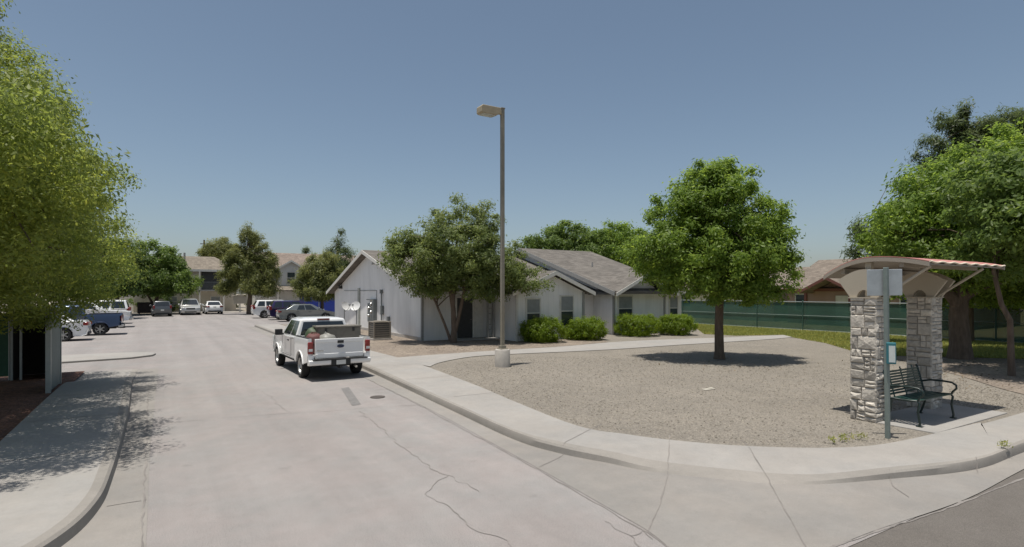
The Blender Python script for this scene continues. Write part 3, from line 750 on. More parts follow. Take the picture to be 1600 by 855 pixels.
# grass blades
rg = np.random.default_rng(77)
def grass(name, poly, n, h, material, z):
    P = np.array([(p[0], p[1]) for p in poly]); lo, hi = P.min(0), P.max(0)
    pts = []
    while len(pts) < n:
        x, y = random.uniform(lo[0], hi[0]), random.uniform(lo[1], hi[1])
        if inpoly(x, y, poly): pts.append((x, y))
    P = np.array(pts); m = len(P)
    a = rg.uniform(0, 6.28, m); w = .018; hh = h * rg.uniform(.4, 1.3, m)
    dx, dy = np.cos(a) * w, np.sin(a) * w; lx, ly = rg.normal(0, .3, m) * hh, rg.normal(0, .3, m) * hh
    Z = np.full(m, z)
    V = np.stack([np.stack([P[:, 0] - dx, P[:, 1] - dy, Z], 1), np.stack([P[:, 0] + dx, P[:, 1] + dy, Z], 1), np.stack([P[:, 0] + lx + dx * .3, P[:, 1] + ly + dy * .3, Z + hh], 1), np.stack([P[:, 0] + lx - dx * .3, P[:, 1] + ly - dy * .3, Z + hh], 1)], 1)
    o = quads(name, V.reshape(-1, 3), material); return tag(o, kind='stuff')
G9 = leaf_mat('lawn blades', (.26, .29, .08), .4, .3, .4)
grass('grass', lawn_poly, 60000, .10, G9, .128)
M_lit = leaf_mat('dry leaves', (.15, .12, .075), .5, .2, .3)
lp_ = []; zz = []
for (px, py, rad, n_l) in ((1124, 561, 3.2, 420), (708, 540, 2.6, 320), (1500, 575, 3.2, 420), (1585, 600, 2.0, 220)):
    c0 = g(px, py, .12)
    for _ in range(n_l):
        a_ = random.random() * 6.28; q = rad * math.sqrt(random.random()); x, y = c0.x + q * math.cos(a_), c0.y + q * math.sin(a_)
        lp_.append((x, y, drop(x, y) + .012))
lp_ = np.array(lp_); nn_ = unit(rg.normal(0, .35, (len(lp_), 3)) + np.array([0, 0, 1.0]))
tag(quads('leaf_litter', leaves(lp_, nn_, .07, .4, rg), M_lit), kind='stuff')
def weed(px, py, r, n, lab):
    p = g(px, py, .12); rg2 = np.random.default_rng(int(px))
    a = rg2.uniform(0, 6.28, n); rr = rg2.uniform(0, r, n); h = rg2.uniform(.03, .12, n)
    P = np.stack([rr * np.cos(a), rr * np.sin(a), h], 1)
    N = unit(rg2.normal(size=(n, 3)) + np.array([0, 0, .5]))
    o = quads('weed', leaves(P, N, .055, .25, rg2), G9)
    o.location = (p.x, p.y, drop(p.x, p.y) if True else .12); tag(o, lab, 'weed', 'weeds at the paving edges')
weed(1318, 690, .16, 90, 'yellowish weed tuft at the gravel edge left of the sign post')
weed(1346, 688, .10, 60, 'small weed tuft nearest the sign post foot')
weed(1570, 703, .09, 70, 'small grey weed growing by the kerb at the right edge')
weed(1303, 694, .08, 40, 'smallest weed tuft at the back edge of the corner sidewalk')
sc = MB(); sc.box((0, 0, .012), (.34, .14, .02)); sc.box((.12, .03, .03), (.12, .09, .015), rz=.4)
pp = g(1107, 609, .12)
tag(sc.build('paper_scrap', mat('faded card', (.42, .39, .33), .8), loc=(pp.x, pp.y, .119), bevel=.004), 'flat pale scrap lying on the gravel', 'litter')

# ------------------------------------------------------------------ white house
HX, HY, HZ = 10.45, 25.25, .12
house = thing('house', 'long pale grey single storey house with brown gabled roofs', 'house', (HX, HY, HZ))
def hb(name, mb, m, **k):
    mb.v = [(x - HX, y - HY, z - HZ) for x, y, z in mb.v]
    return mb.build(name, m, k.pop('parent', house), **k)
HG = HZ - .05
RY1, RZ1 = 33.5, 4.95     # ridge of the left wing
w = MB()
w.prism([(25.25, HG), (41.7, HG), (41.7, 2.50), (33.5, 4.80), (25.25, 2.50)], 'x', 10.45, 21.2)
hb('wall', w, M_siding)
w = MB(); w.prism([(23.5, HG), (41.5, HG), (41.5, 2.52), (32.5, 5.28), (23.5, 2.52)], 'x', 21.0, 26.35); hb('wall', w, M_siding)
w = MB(); w.prism([(14.2, HG), (18.2, HG), (18.2, 2.50), (16.2, 3.32), (14.2, 2.50)], 'y', 22.7, 26.0); hb('wall', w, M_siding)
w = MB(); w.prism([(21.02, 2.30), (24.9, 2.30), (22.95, 3.33)], 'y', 23.48, 26.0); hb('wall', w, M_siding)

def vroof(y0, z0, yr, zr, y1, t=.16): return [(y0, z0), (yr, zr), (y1, z0 + (0)), (y1, z0 - t), (yr, zr - t), (y0, z0 - t)]
def roofx(x0, x1, y0, yr, y1, z0, zr, name='roof', m=M_roof):
    r = MB(); r.prism(vroof(y0, z0, yr, zr, y1), 'x', x0, x1); hb(name, r, m)
roofx(10.0, 21.3, 24.65, 33.5, 42.3, 2.52, 5.0)
roofx(20.55, 26.8, 22.95, 32.5, 42.05, 2.52, 5.47)
r = MB(); r.prism(vroof(13.75, 2.50, 16.2, 3.52, 18.65, .12), 'y', 22.3, 28.6); hb('roof', r, M_roof)
r = MB(); r.prism(vroof(20.6, 2.44, 22.95, 3.56, 25.3, .12), 'y', 22.82, 27.0); hb('roof', r, M_roof)
def fasc(pts, axis, a0, a1, t=.2, m=None):
    f = MB(); f.prism([pts[0], pts[1], pts[2], (pts[2][0], pts[2][1] - t), (pts[1][0], pts[1][1] - t * 1.05), (pts[0][0], pts[0][1] - t)], axis, a0, a1); hb('fascia', f, m or M_trim)
fasc([(24.62, 2.50), (33.5, 4.99), (42.33, 2.50)], 'x', 9.965, 9.998)
fasc([(22.92, 2.50), (32.5, 5.46), (42.08, 2.50)], 'x', 20.515, 20.548, .24, M_trimg)
fasc([(13.72, 2.47), (16.2, 3.50), (18.68, 2.47)], 'y', 22.265, 22.298, .19)
fasc([(20.57, 2.42), (22.95, 3.54), (25.33, 2.42)], 'y', 22.785, 22.818, .19)
f = MB(); f.box((11.85, 24.63, 2.43), (3.7, .03, .17)); hb('fascia', f, M_trim)
f = MB(); f.box((26.05, 22.93, 2.42), (1.5, .03, .17)); hb('fascia', f, M_trim)
# soffit/corner boards
for x, y in ((10.44, 25.24), (18.21, 22.69), (20.99, 23.49), (14.19, 22.69), (24.9, 23.49)):
    c = MB(); c.box((x, y, 1.28), (.11, .11, 2.36)); hb('corner_board', c, M_trimg if x > 18 or x < 11 else M_trim)
fo = MB(); fo.box((10.44, 33.4, .17), (.04, 16.4, .22)); hb('foundation', fo, M_conc)
# windows (x0, x1, z0, z1, yface)
def window(x0, x1, z0, z1, y, blind_top=True):
    fr = MB(); t = .065; cx, cz = (x0 + x1) / 2, (z0 + z1) / 2; zm = z0 + (z1 - z0) * .5
    fr.box((x0, y, cz), (t, .09, z1 - z0 + t)); fr.box((x1, y, cz), (t, .09, z1 - z0 + t))
    fr.box((cx, y, z1), (x1 - x0 - t, .088, t)); fr.box((cx, y, z0), (x1 - x0 - t, .088, t)); fr.box((cx, y - .005, zm), (x1 - x0 - t, .07, .05))
    wo = hb('window', fr, M_trim)
    p = MB(); p.box((cx, y - .008, (zm + z1) / 2), (x1 - x0 - .05, .03, z1 - zm - .05)); p1 = hb('pane', p, M_blind if blind_top else M_glass, parent=wo)
    p = MB(); p.box((cx, y - .004, (zm + z0) / 2), (x1 - x0 - .05, .03, zm - z0 - .05)); hb('pane', p, M_glass, parent=wo)
    s = MB(); s.box((cx, y - .04, z0 - .06), (x1 - x0 + .16, .12, .05)); hb('sill', s, M_trim, parent=wo)
window(14.72, 15.52, .75, 2.15, 22.69); window(16.75, 17.55, .75, 2.28, 22.69)
window(21.3, 22.35, .85, 2.25, 23.49); window(25.3, 26.0, .85, 2.2, 23.49)
# entrance
d_ = MB(); d_.box((12.70, 25.23, 1.15), (.86, .05, 2.04)); do = hb('door', d_, M_door)
k = MB(); k.tube([(13.05, 25.19, 1.1), (13.05, 25.15, 1.1), (12.98, 25.15, 1.1)], .016, 8); hb('handle', k, M_chrome, parent=do)
fr = MB()
for x in (12.22, 13.18): fr.box((x, 25.22, 1.18), (.09, .08, 2.12))
fr.box((12.70, 25.22, 2.24), (1.05, .078, .09)); hb('door_frame', fr, M_trim)
sp = MB(); sp.box((13.5, 25.225, 1.2), (.5, .05, 2.1)); hb('side_panel', sp, M_trim)
po = MB(); po.box((13.78, 24.78, 1.2), (.09, .09, 2.2)); po.box((14.08, 24.78, 1.2), (.09, .09, 2.2))
for i in range(8): po.box((13.93, 24.78, .3 + i * .27), (.22, .05, .03))
hb('porch_post', po, M_trimg)
st = MB(); st.box((13.0, 24.75, .15), (2.4, .95, .06)); hb('porch_slab', st, M_walk)
# gable wall services
def wy(px, x=10.45):
    rt = (px - 800) / FPX; t = x / (rt * CA + SA); return t * (-rt * SA + CA), t
def wz(py, t): return CAMH - (py - HOR) / FPX * t
y, t = wy(562); c = MB(); c.box((10.40, y, 1.42), (.10, .30, 2.6)); hb('utility_chase', c, mat('chase paint', (.36, .37, .34), .7))
y, t = wy(585); v = MB(); v.prism([(y - .32, wz(413, t)), (y + .42, wz(413, t)), (y + .05, wz(404, t))], 'x', 10.40, 10.46); hb('gable_vent', v, M_trimg)
y, t = wy(534); l = MB(); l.box((10.36, y, wz(449, t)), (.18, .34, .2)); l.box((10.25, y, wz(446, t)), (.14, .3, .06)); hb('wall_lamp', l, M_black)
y0, _ = wy(538); y1, t1 = wy(589); c = MB(); zc = wz(453, t1) - .03
c.tube([(10.43, y0, zc), (10.43, y1, zc), (10.43, y1, 1.6)], .016, 6); hb('cable', c, M_elec)
y, t = wy(598); c = MB(); c.tube([(10.37, y, .5), (10.37, y, 2.45)], .035, 8); c.box((10.36, y, 2.5), (.14, .14, .22)); c.box((10.36, y - .12, 1.45), (.14, .2, .5)); hb('conduit', c, M_elec)
y, t = wy(609); c = MB(); c.tube([(10.37, y, .15), (10.37, y, .95)], .025, 8); c.box((10.36, y, 1.0), (.12, .18, .26)); hb('disconnect_box', c, M_elec)
y, t = wy(583); c = MB(); c.box((10.38, y, 1.25), (.14, 1.3, 1.1)); c.box((10.34, y, 2.02), (.2, 1.3, .06)); c.box((10.33, y - .62, 1.3), (.2, .2, 1.5)); hb('meter_cabinet', c, M_elec)
for k_, (dy, z) in enumerate(((-.2, 1.75), (.25, 1.52), (-.2, 1.3), (.25, 1.08))):
    m_ = MB(); T = Matrix.Translation((10.31, y + dy, z)) @ Matrix.Rotation(R(-90), 4, 'Y'); m_.lathe([(.085, 0), (.085, .06), (.07, .1), (.03, .12)], T, 16); hb('meter', m_, M_chrome, smooth=40)
# vents on the roof
for x, yy, z in ((13.0, 30.2, 4.0), (23.2, 28.0, 4.05)):
    v = MB(); v.tube([(x, yy, z - .2), (x, yy, z + .32)], .05, 8); hb('roof_vent', v, M_trimg)

# air conditioner on its pad
p = g(590, 532, .126); ac = thing('air_conditioner', 'squat beige air conditioning unit against the pale gable wall', 'air conditioner', (p.x + .25, p.y + .45, .126))
b_ = MB(); b_.box((0, 0, .04), (.95, .95, .08)); b_.build('base', M_conc, ac)
b_ = MB(); b_.box((0, 0, .46), (.78, .78, .72)); b_.build('coil', M_acd, ac)
b_ = MB()
for i in range(7): b_.box((0, 0, .14 + i * .105), (.82, .82, .045))
for sx in (-1, 1):
    for sy in (-1, 1): b_.box((sx * .40, sy * .40, .47), (.07, .07, .78))
b_.build('louvre', M_ac, ac)
b_ = MB(); b_.box((0, 0, .87), (.86, .86, .06)); b_.lathe([(.33, .9), (.33, .925), (.1, .94)], n=20); b_.build('top_grille', M_ac, ac, bevel=.01)
# satellite dishes
for (px, py, d, yaw, lab) in ((538, 479, 33.8, 200, 'left white satellite dish beside the pale gable wall'), (557, 479, 32.8, 140, 'right white satellite dish turned sideways on a thin mast')):
    p = at(px, d); t_ = thing('satellite_dish', lab, 'satellite dish', (p.x, p.y, .126), R(yaw), 'satellite dishes by the house')
    t_.scale = (1, 1, 1)
    h = CAMH - (py - HOR) / FPX * d - .126
    mst = MB(); mst.tube([(0, 0, 0), (0, 0, h - .2), (0, .08, h - .02)], .028, 8); mst.build('mast', M_elec, t_)
    T = Matrix.Translation((0, .10, h)) @ Matrix.Rotation(R(-62), 4, 'X')
    ds = MB(); ds.lathe([(.02, 0), (.12, .010), (.22, .038), (.29, .072), (.295, .078), (.22, .046), (.12, .018), (.02, .010)], T, 24); ds.build('dish', M_dish, t_, smooth=50)
    ar = MB(); ar.tube([(0, .1, h - .3), (0, .45, h - .1), (0, .52, h + .08)], .014, 6); ar.box((0, .52, h + .1), (.07, .12, .07)); ar.build('feed_arm', M_elec, t_)

# ------------------------------------------------------------------ lamp post
p = g(785, 573, .12); lp = thing('street_lamp', 'tall grey lamp post with a boxy tan head on a concrete base', 'street lamp', (p.x, p.y, .118))
b_ = MB(); b_.lathe([(.24, 0), (.24, .52), (.222, .55), (.1, .555)], n=28); b_.build('base', M_conc, lp, smooth=40)
b_ = MB(); b_.box((0, 0, .565), (.26, .26, .03)); b_.box((0, 0, .62), (.18, .18, .1)); b_.box((0, 0, 4.32), (.108, .108, 7.54)); b_.box((0, 0, 8.10), (.135, .135, .04)); b_.build('pole', M_pole, lp, bevel=.008)
lh = thing('lamp_head', None, None, (0, 0, 0)); COL.objects.unlink(lh); D.objects.remove(lh)
b_ = MB(); b_.prism([(-.14, 8.06), (-.78, 8.06), (-.83, 8.01), (-.83, 7.84), (-.78, 7.81), (-.30, 7.81), (-.14, 7.89)], 'y', -.17, .17); b_.box((-.1, 0, 7.96), (.1, .1, .12)); hd = b_.build('lamp_head', M_lamp, lp, bevel=.015)
b_ = MB(); b_.box((-.55, 0, 7.805), (.42, .27, .02)); b_.build('lens', M_lens, hd)

# ------------------------------------------------------------------ bus shelter
sh = thing('bus_shelter', 'open bus shelter with stone pillars and a curved red roof', 'bus shelter', (12.0, 5.38, .12))
def pillar(cx, cy, w, h, seed):
    rnd = random.Random(seed); mb = MB(); hw = w / 2
    mb.box((cx, cy, h / 2), (w - .02, w - .02, h), mi=1)
    for fc in range(4):
        ang = fc * math.pi / 2; ca, sa = math.cos(ang), math.sin(ang)
        def P(u, z, d): # face with normal -Y before turning
            x, y = u, -(hw - .012 + d); return Vector((cx + x * ca - y * sa, cy + x * sa + y * ca, z))
        z = 0.0
        while z < h - .02:
            rh = rnd.choice((.14, .17, .20, .24)); rh = min(rh, h - z)
            if h - z - rh < .09: rh = h - z
            u = -hw - .015
            while u < hw - .01:
                rw = rnd.choice((.10, .13, .16, .20, .25))
                if hw + .015 - u - rw < .08: rw = hw + .015 - u
                k_ = rnd.choice((1, 1, 2, 2, 3) if rw < .18 else (1, 2, 2, 3)) if rh > .15 else rnd.choice((1, 1, 2))
                cut = sorted([0, 1] + [(q + rnd.uniform(-.12, .12) + 1) / k_ for q in range(k_ - 1)])
                cells = [(z + rh * c0, z + rh * c1) for c0, c1 in zip(cut, cut[1:])]
                for z0, z1 in cells:
                    gp_ = .007; a, b, c, d = u + gp_, u + rw - gp_, z0 + gp_, z1 - gp_
                    dep = rnd.uniform(.016, .036); i1 = rnd.uniform(.008, .022)
                    j = lambda: rnd.uniform(-.008, .008)
                    ring0 = [P(a, c, -.01), P(b, c, -.01), P(b, d, -.01), P(a, d, -.01)]
                    ring1 = [P(a + j() * .4, c + j() * .4, dep * .55), P(b + j() * .4, c + j() * .4, dep * .55), P(b + j() * .4, d + j() * .4, dep * .55), P(a + j() * .4, d + j() * .4, dep * .55)]
                    ring2 = [P(a + i1 + j(), c + i1 + j(), dep + j()), P(b - i1 + j(), c + i1 + j(), dep + j()), P(b - i1 + j(), d - i1 + j(), dep + j()), P(a + i1 + j(), d - i1 + j(), dep + j())]
                    ctr = [P((a + b) / 2 + j(), (c + d) / 2 + j(), dep + rnd.uniform(.004, .018))]
                    fs = [(k, (k + 1) % 4, 4 + (k + 1) % 4, 4 + k) for k in range(4)] + [(4 + k, 4 + (k + 1) % 4, 8 + (k + 1) % 4, 8 + k) for k in range(4)] + [(8 + k, 8 + (k + 1) % 4, 12) for k in range(4)]
                    mb.add(ring0 + ring1 + ring2 + ctr, fs)
                u += rw
            z += rh
    return mb.build('stone_pillar', [M_stone, M_mortar], sh)
PX1, PX2 = 11.0 - 12.0, 13.14 - 12.0
pil = [pillar(PX1, 0, .43, 2.24, 3), pillar(PX2, 0, .43, 2.24, 4)]
# roof arc in the plane of y,z
def arcz(y):  # local y from -.98 (front) to .75 (back)
    return 2.95 - (.12 if y < -.1 else .31) * ((y + .1) / (.9 if y < -.1 else .88)) ** 2
ys = [-1.0 + i * (1.78) / 24 for i in range(25)]
xs0, xs1 = PX1 - .10, PX2 + .92
mb = MB(); nX = 60; top, bot = [], []
for i in range(nX + 1):
    x = xs0 + (xs1 - xs0) * i / nX
    rp_ = .010 * math.cos(i / nX * 2 * math.pi * 7)
    for yv in ys: top.append((x, yv, arcz(yv) + rp_ + .02)); 
n = len(ys)
fs = [(i * n + j, i * n + j + 1, (i + 1) * n + j + 1, (i + 1) * n + j) for i in range(nX) for j in range(n - 1)]
vs = top + [(x, y, z - .012) for x, y, z in top]; o_ = len(top)
fs += [tuple(o_ + k for k in f[::-1]) for f in fs]
for i in range(nX): fs += [(i * n, (i + 1) * n, o_ + (i + 1) * n, o_ + i * n), (i * n + n - 1, (i + 1) * n + n - 1, o_ + (i + 1) * n + n - 1, o_ + i * n + n - 1)]
for j in range(n - 1): fs += [(j, j + 1, o_ + j + 1, o_ + j), (nX * n + j, nX * n + j + 1, o_ + nX * n + j + 1, o_ + nX * n + j)]
mb.add(vs, fs); rf = mb.build('roof', M_redroof, sh, smooth=40)
mb = MB(); pr = [(y, arcz(y) - .012) for y in ys] + [(y, arcz(y) - .032) for y in ys[::-1]]
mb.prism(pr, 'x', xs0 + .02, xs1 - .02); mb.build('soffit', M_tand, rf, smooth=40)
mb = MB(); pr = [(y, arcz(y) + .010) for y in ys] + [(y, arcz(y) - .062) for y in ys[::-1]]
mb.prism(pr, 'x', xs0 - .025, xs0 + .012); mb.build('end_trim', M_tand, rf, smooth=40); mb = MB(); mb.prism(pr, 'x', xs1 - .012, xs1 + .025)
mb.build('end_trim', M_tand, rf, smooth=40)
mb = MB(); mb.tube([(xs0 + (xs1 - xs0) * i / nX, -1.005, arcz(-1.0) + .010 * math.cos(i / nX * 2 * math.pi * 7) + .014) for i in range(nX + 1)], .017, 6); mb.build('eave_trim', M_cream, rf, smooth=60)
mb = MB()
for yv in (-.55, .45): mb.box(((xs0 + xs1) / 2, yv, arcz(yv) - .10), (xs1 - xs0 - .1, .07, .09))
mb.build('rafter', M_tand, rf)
for cx, pl in ((PX1, pil[0]), (PX2, pil[1])):
    # fan shaped plate bracket with a round cut-out
    out = [(-.24, 2.235), (-.46, 2.56)]
    for k in range(13):
        yv = -.46 + .92 * k / 12; out.append((yv, 2.56 + .19 * math.sin(math.pi * k / 12)))
    out += [(.46, 2.56), (.24, 2.235)]
    hole = [(.12 * math.cos(math.pi * k / 12), 2.235 + .14 * math.sin(math.pi * k / 12)) for k in range(13)]
    mb = MB(); mb.prism(out[:1] + out[1:-1] + out[-1:] + hole, 'x', cx - .20, cx - .13)
    mb.prism(out[:1] + out[1:-1] + out[-1:] + hole, 'x', cx + .13, cx + .20)
    mb.build('fan_bracket', M_tan, pl)
    mb = MB(); mb.tube([(cx, -.24, 2.26), (cx, -.97, arcz(-.97) - .06)], .026, 10); mb.box((cx, 0, 2.56), (.10, .10, .64))
    mb.box((cx, 0, 2.232), (.50, .50, .02)); mb.build('brace', M_tan, pl, smooth=40)

# bench
bn = thing('bench', 'dark green slatted metal bench under the curved shelter roof', 'bench', (11.67, 4.82, .138))
BL = .65
mb = MB()
for i in range(9): mb.box((0, -.21 + i * .052, .43 + .012 * math.cos(i)), (2 * BL, .036, .016))
mb.build('seat', M_bench, bn)
mb = MB()
for i in range(9):
    z = .49 + i * .047; mb.box((0, .235 + (z - .45) * .24, z), (2 * BL, .014, .034))
for sx in (-.45, 0, .45): mb.bar((sx, .24, .43), (sx, .36, .93), .03, .012)
mb.build('backrest', M_bench, bn)
for sx in (-1, 1):
    x = sx * BL
    mb = MB()
    mb.tube([(x, -.23, 0), (x, -.245, .06), (x, -.215, .25), (x, -.235, .40), (x, -.20, .435), (x, 0, .425), (x, .22, .43), (x, .255, .55), (x, .345, .90), (x, .37, .92)], .02, 8)
    mb.tube([(x, .20, .43), (x, .21, .25), (x, .27, .06), (x, .30, 0)], .02, 8)
    mb.box((x, -.24, .008), (.06, .09, .016)); mb.box((x, .3, .008), (.06, .09, .016))
    mb.build('leg', M_bencht, bn, smooth=50)
    mb = MB(); pts = []
    for k in range(15):
        a = R(-150 + 300 * k / 14); pts.append((x, -.10 - .17 * math.cos(a * .98) if False else -.06 - .2 * math.cos(a), .565 + .085 * math.sin(a)))
    mb.tube([(x, .27, .62)] + [(x, .12, .66), (x, -.08, .665), (x, -.22, .655), (x, -.29, .61), (x, -.29, .55), (x, -.235, .49), (x, -.21, .435)], .018, 8)
    mb.build('armrest', M_bencht, bn, smooth=60)

# sign post with timetable case
p = g(1387, 685, .12); sg = thing('bus_stop_sign', 'grey bus stop post with a blank metal panel and teal timetable case', 'sign', (p.x, p.y, .118))
ld = (SA, CA)
mb = MB(); mb.box((0, 0, 1.36), (.062, .062, 2.74)); po_ = mb.build('post', M_signp, sg, bevel=.006)
qz = Matrix.Rotation(R(-35), 4, 'Z')
mb = MB(); mb.box((.0, .045, 2.49), (.53, .012, .42), M=None); ob = mb.build('sign_panel', M_sign, sg, bevel=.006); ob.rotation_euler = (0, 0, R(-38))
mb = MB(); mb.box((0.055, -.05, 1.37), (.13, .07, .34)); ob = mb.build('timetable_case', M_teal, sg, bevel=.012); ob.rotation_euler = (0, 0, R(-62))
mb = MB(); mb.box((.065, -.088, 1.36), (.085, .006, .26)); mb.build('timetable', M_paper, ob)
sg.rotation_euler = (0, R(-1.2), 0)

# ------------------------------------------------------------------ green screened fence
fr_ = thing('fence', 'dark green screened chain link fence along the lawn', 'fence', (32.5, 10, .12))
FY0, FY1 = -8.0, 38.0
mb = MB(); mb.box((0, (FY0 + FY1) / 2 - 10, .90), (.02, FY1 - FY0, 1.62)); mb.build('screen', M_mesh, fr_)
for m_ in (M_mesh,):
    N_, L_ = m_.node_tree.nodes, m_.node_tree.links; tr_ = N_.new('ShaderNodeBsdfTransparent'); mx_ = N_.new('ShaderNodeMixShader'); mx_.inputs['Fac'].default_value = .28
    L_.new(N_['Principled BSDF'].outputs['BSDF'], mx_.inputs[1]); L_.new(tr_.outputs['BSDF'], mx_.inputs[2]); L_.new(mx_.outputs['Shader'], N_['Material Output'].inputs['Surface'])
mb = MB(); mb.tube([(-.02, FY0 - 10, 1.76), (-.02, FY1 - 10, 1.76)], .028, 8); mb.tube([(-.02, FY0 - 10, .10), (-.02, FY1 - 10, .10)], .016, 6); mb.tube([(-.035, FY0 - 10, .95), (-.035, FY1 - 10, .95)], .012, 6); mb.build('rail', M_pipe, fr_)
y = FY0
while y <= FY1:
    mb = MB(); mb.tube([(-.03, y - 10, -.02), (-.03, y - 10, 1.80)], .035, 8); mb.lathe([(.045, 1.80), (.04, 1.84), (.01, 1.86)], Matrix.Translation((-.03, y - 10, 0)), 8); mb.build('post', M_pipe if False else mat('green post', (.035, .085, .065), .6), fr_)
    y += 3.07

# houses behind the fence
def brickhouse(label, loc, w, d, eave, ridge, porch, seed, wallm):
    t = thing('house', label, 'house', loc, 0)
    mb = MB(); mb.prism([(0, -.1), (d, -.1), (d, eave), (d / 2, ridge - .12), (0, eave)], 'y', 0, w) if False else mb.prism([(0, -.1), (w, -.1), (w, eave), (w / 2, ridge - .12), (0, eave)], 'y', 0, d)
    mb.build('wall', wallm, t)
    return t
# its long side (ridge along Y) faces the street, a small porch gable in front
def fenced_house(label, X, Y0, Y1, depth, eave, ridge, wallm, roofm, porches, wins, rg_):
    t = thing('house', label, 'house', (X, Y0, .12), group=rg_); Lh = Y1 - Y0
    mb = MB(); mb.prism([(0, -.1), (depth, -.1), (depth, eave), (depth / 2, ridge - .15), (0, eave)], 'y', 0, Lh); mb.build('wall', wallm, t)
    mb = MB(); mb.prism([(-.5, eave - .1), (depth / 2, ridge), (depth + .5, eave - .1), (depth + .5, eave - .25), (depth / 2, ridge - .15), (-.5, eave - .25)], 'y', -.45, Lh + .45); rf_ = mb.build('roof', roofm, t)
    mb = MB(); mb.box((-.515, Lh / 2, eave - .19), (.03, Lh + .9, .2)); mb.build('fascia', M_redw, t)
    mb = MB(); mb.tube([(depth * .3, Lh * .6, eave + .4), (depth * .3, Lh * .6, eave + 1.35)], .08, 8); mb.build('vent_pipe', M_trimg, rf_)
    for (y0, y1, out, zr) in porches:
        yc = (y0 + y1) / 2
        mb = MB(); mb.prism([(y0, -.1), (y1, -.1), (y1, eave - .25), (yc, zr - .2), (y0, eave - .25)], 'x', -out * .12, .3); mb.build('porch_wall', M_brick, t)
        mb = MB(); mb.prism([(y0 - .35, eave - .3), (yc, zr), (y1 + .35, eave - .3), (y1 + .35, eave - .45), (yc, zr - .15), (y0 - .35, eave - .45)], 'x', -out, depth * .3); mb.build('porch_roof', roofm, t)
        mb = MB(); mb.prism([(y0 - .38, eave - .31), (yc, zr - .01), (y1 + .38, eave - .31), (y1 + .38, eave - .5), (yc, zr - .22), (y0 - .38, eave - .5)], 'x', -out - .03, -out - .002); mb.build('porch_fascia', M_redw, t)
        for yy in (y0 + .1, y1 - .1):
            mb = MB(); mb.box((-out + .2, yy, (eave - .4) / 2), (.16, .16, eave - .4)); mb.build('porch_post', M_redw, t)
        mb = MB(); mb.box((-out * .12 - .02, yc - .3, 1.05), (.05, .9, 2.1)); mb.build('door', M_trim, t)
    for (yc, w, z0, z1) in wins:
        mb = MB()
        for s in (-1, 1): mb.box((-.02, yc + s * w / 2, (z0 + z1) / 2), (.08, .07, z1 - z0 + .07)); mb.box((-.02, yc, (z0 if s < 0 else z1)), (.078, w, .07))
        mb.box((-.02, yc, (z0 + z1) / 2), (.06, w, .05)); wo = mb.build('window', M_trim, t)
        mb = MB(); mb.box((-.005, yc, (z0 + z1) / 2), (.04, w, z1 - z0)); mb.build('pane', M_glass, wo)
    return t
fenced_house('brown house with a red gabled porch behind the green fence', 41, 15.0, 26.0, 10, 2.7, 5.0, M_brick, M_roofb, [(5.4, 8.7, 1.8, 3.45)], [(2.6, 1.1, 1.0, 2.2), (9.9, .9, 1.0, 2.2)], 'houses behind the green fence')
fenced_house('cream sided house partly hidden by the ash tree behind the fence', 41.5, 27.5, 40, 10, 2.7, 4.5, M_siding2, M_roofb, [], [(2.0, 1.2, 1.0, 2.2), (5.0, 1.0, 1.0, 2.2), (9.0, 1.2, 1.0, 2.2)], 'houses behind the green fence')
fenced_house('brown house beyond the green fence behind the big shade tree', 43, -3, 12.0, 10, 2.7, 4.6, M_siding2, M_roofb, [(6, 9, 1.5, 3.5)], [(3.0, 1.2, 1.0, 2.2)], 'houses behind the green fence')

# ------------------------------------------------------------------ apartments at the end of the street
def winpart(t, cx, cz, w, h, y, blind=False):
    mb = MB()
    for s in (-1, 1): mb.box((cx + s * w / 2, y, cz), (.08, .1, h + .08)); mb.box((cx, y, cz + s * h / 2), (w - .08, .098, .08))
    mb.box((cx, y, cz), (w - .08, .08, .06)); wo = mb.build('window', M_trim, t)
    mb = MB(); mb.box((cx, y + .01, cz), (w - .06, .05, h - .06)); mb.build('pane', M_blind if blind else M_glass, wo)
p = at(300, 78)
ap = thing('apartment_building', 'two storey tan apartment building with an upstairs balcony behind the far cars', 'apartment building', (-1.2, 82.0, 0), group='apartments at the end of the street')
mb = MB(); mb.box((3.4, 5, 2.7), (11.2, 10, 5.5)); mb.build('wall', M_siding2, ap)
mb = MB(); z0, z1 = 5.35, 7.3
mb.add([(-2.7, -.6, z0), (9.5, -.6, z0), (9.5, 10.6, z0), (-2.7, 10.6, z0), (.6, 5, z1), (6.8, 5, z1), (-2.7, -.6, z0 - .25), (9.5, -.6, z0 - .25), (9.5, 10.6, z0 - .25), (-2.7, 10.6, z0 - .25)],
       [(0, 1, 5, 4), (1, 2, 5), (2, 3, 4, 5), (3, 0, 4), (0, 6, 7, 1), (1, 7, 8, 2), (2, 8, 9, 3), (3, 9, 6, 0), (9, 8, 7, 6)]); rf_ = mb.build('roof', M_roof2, ap)
mb = MB(); mb.tube([(3.2, 2.6, 6.2), (3.2, 2.6, 7.6)], .12, 8); mb.build('vent_pipe', M_trimg, rf_)
mb = MB(); mb.box((3.4, -.63, 5.23), (12.3, .05, .28)); mb.build('fascia', M_trim, ap)
mb = MB(); mb.box((6.1, -.035, 3.95), (2.2, .06, 2.4)); mb.build('balcony_opening', M_door, ap)
mb = MB(); mb.box((6.1, -.75, 2.7), (3.0, 1.5, .16)); bal = mb.build('balcony', M_trimg, ap)
mb = MB()
for i in range(22): mb.box((4.7 + i * .133, -1.46, 3.25), (.03, .03, .95))
mb.box((6.1, -1.46, 3.75), (2.95, .06, .06)); mb.build('railing', M_elec, bal)
for x in (4.75, 7.45):
    mb = MB(); mb.box((x, -1.4, 2.66), (.16, .16, 5.3)); mb.build('porch_post', M_trim, ap)
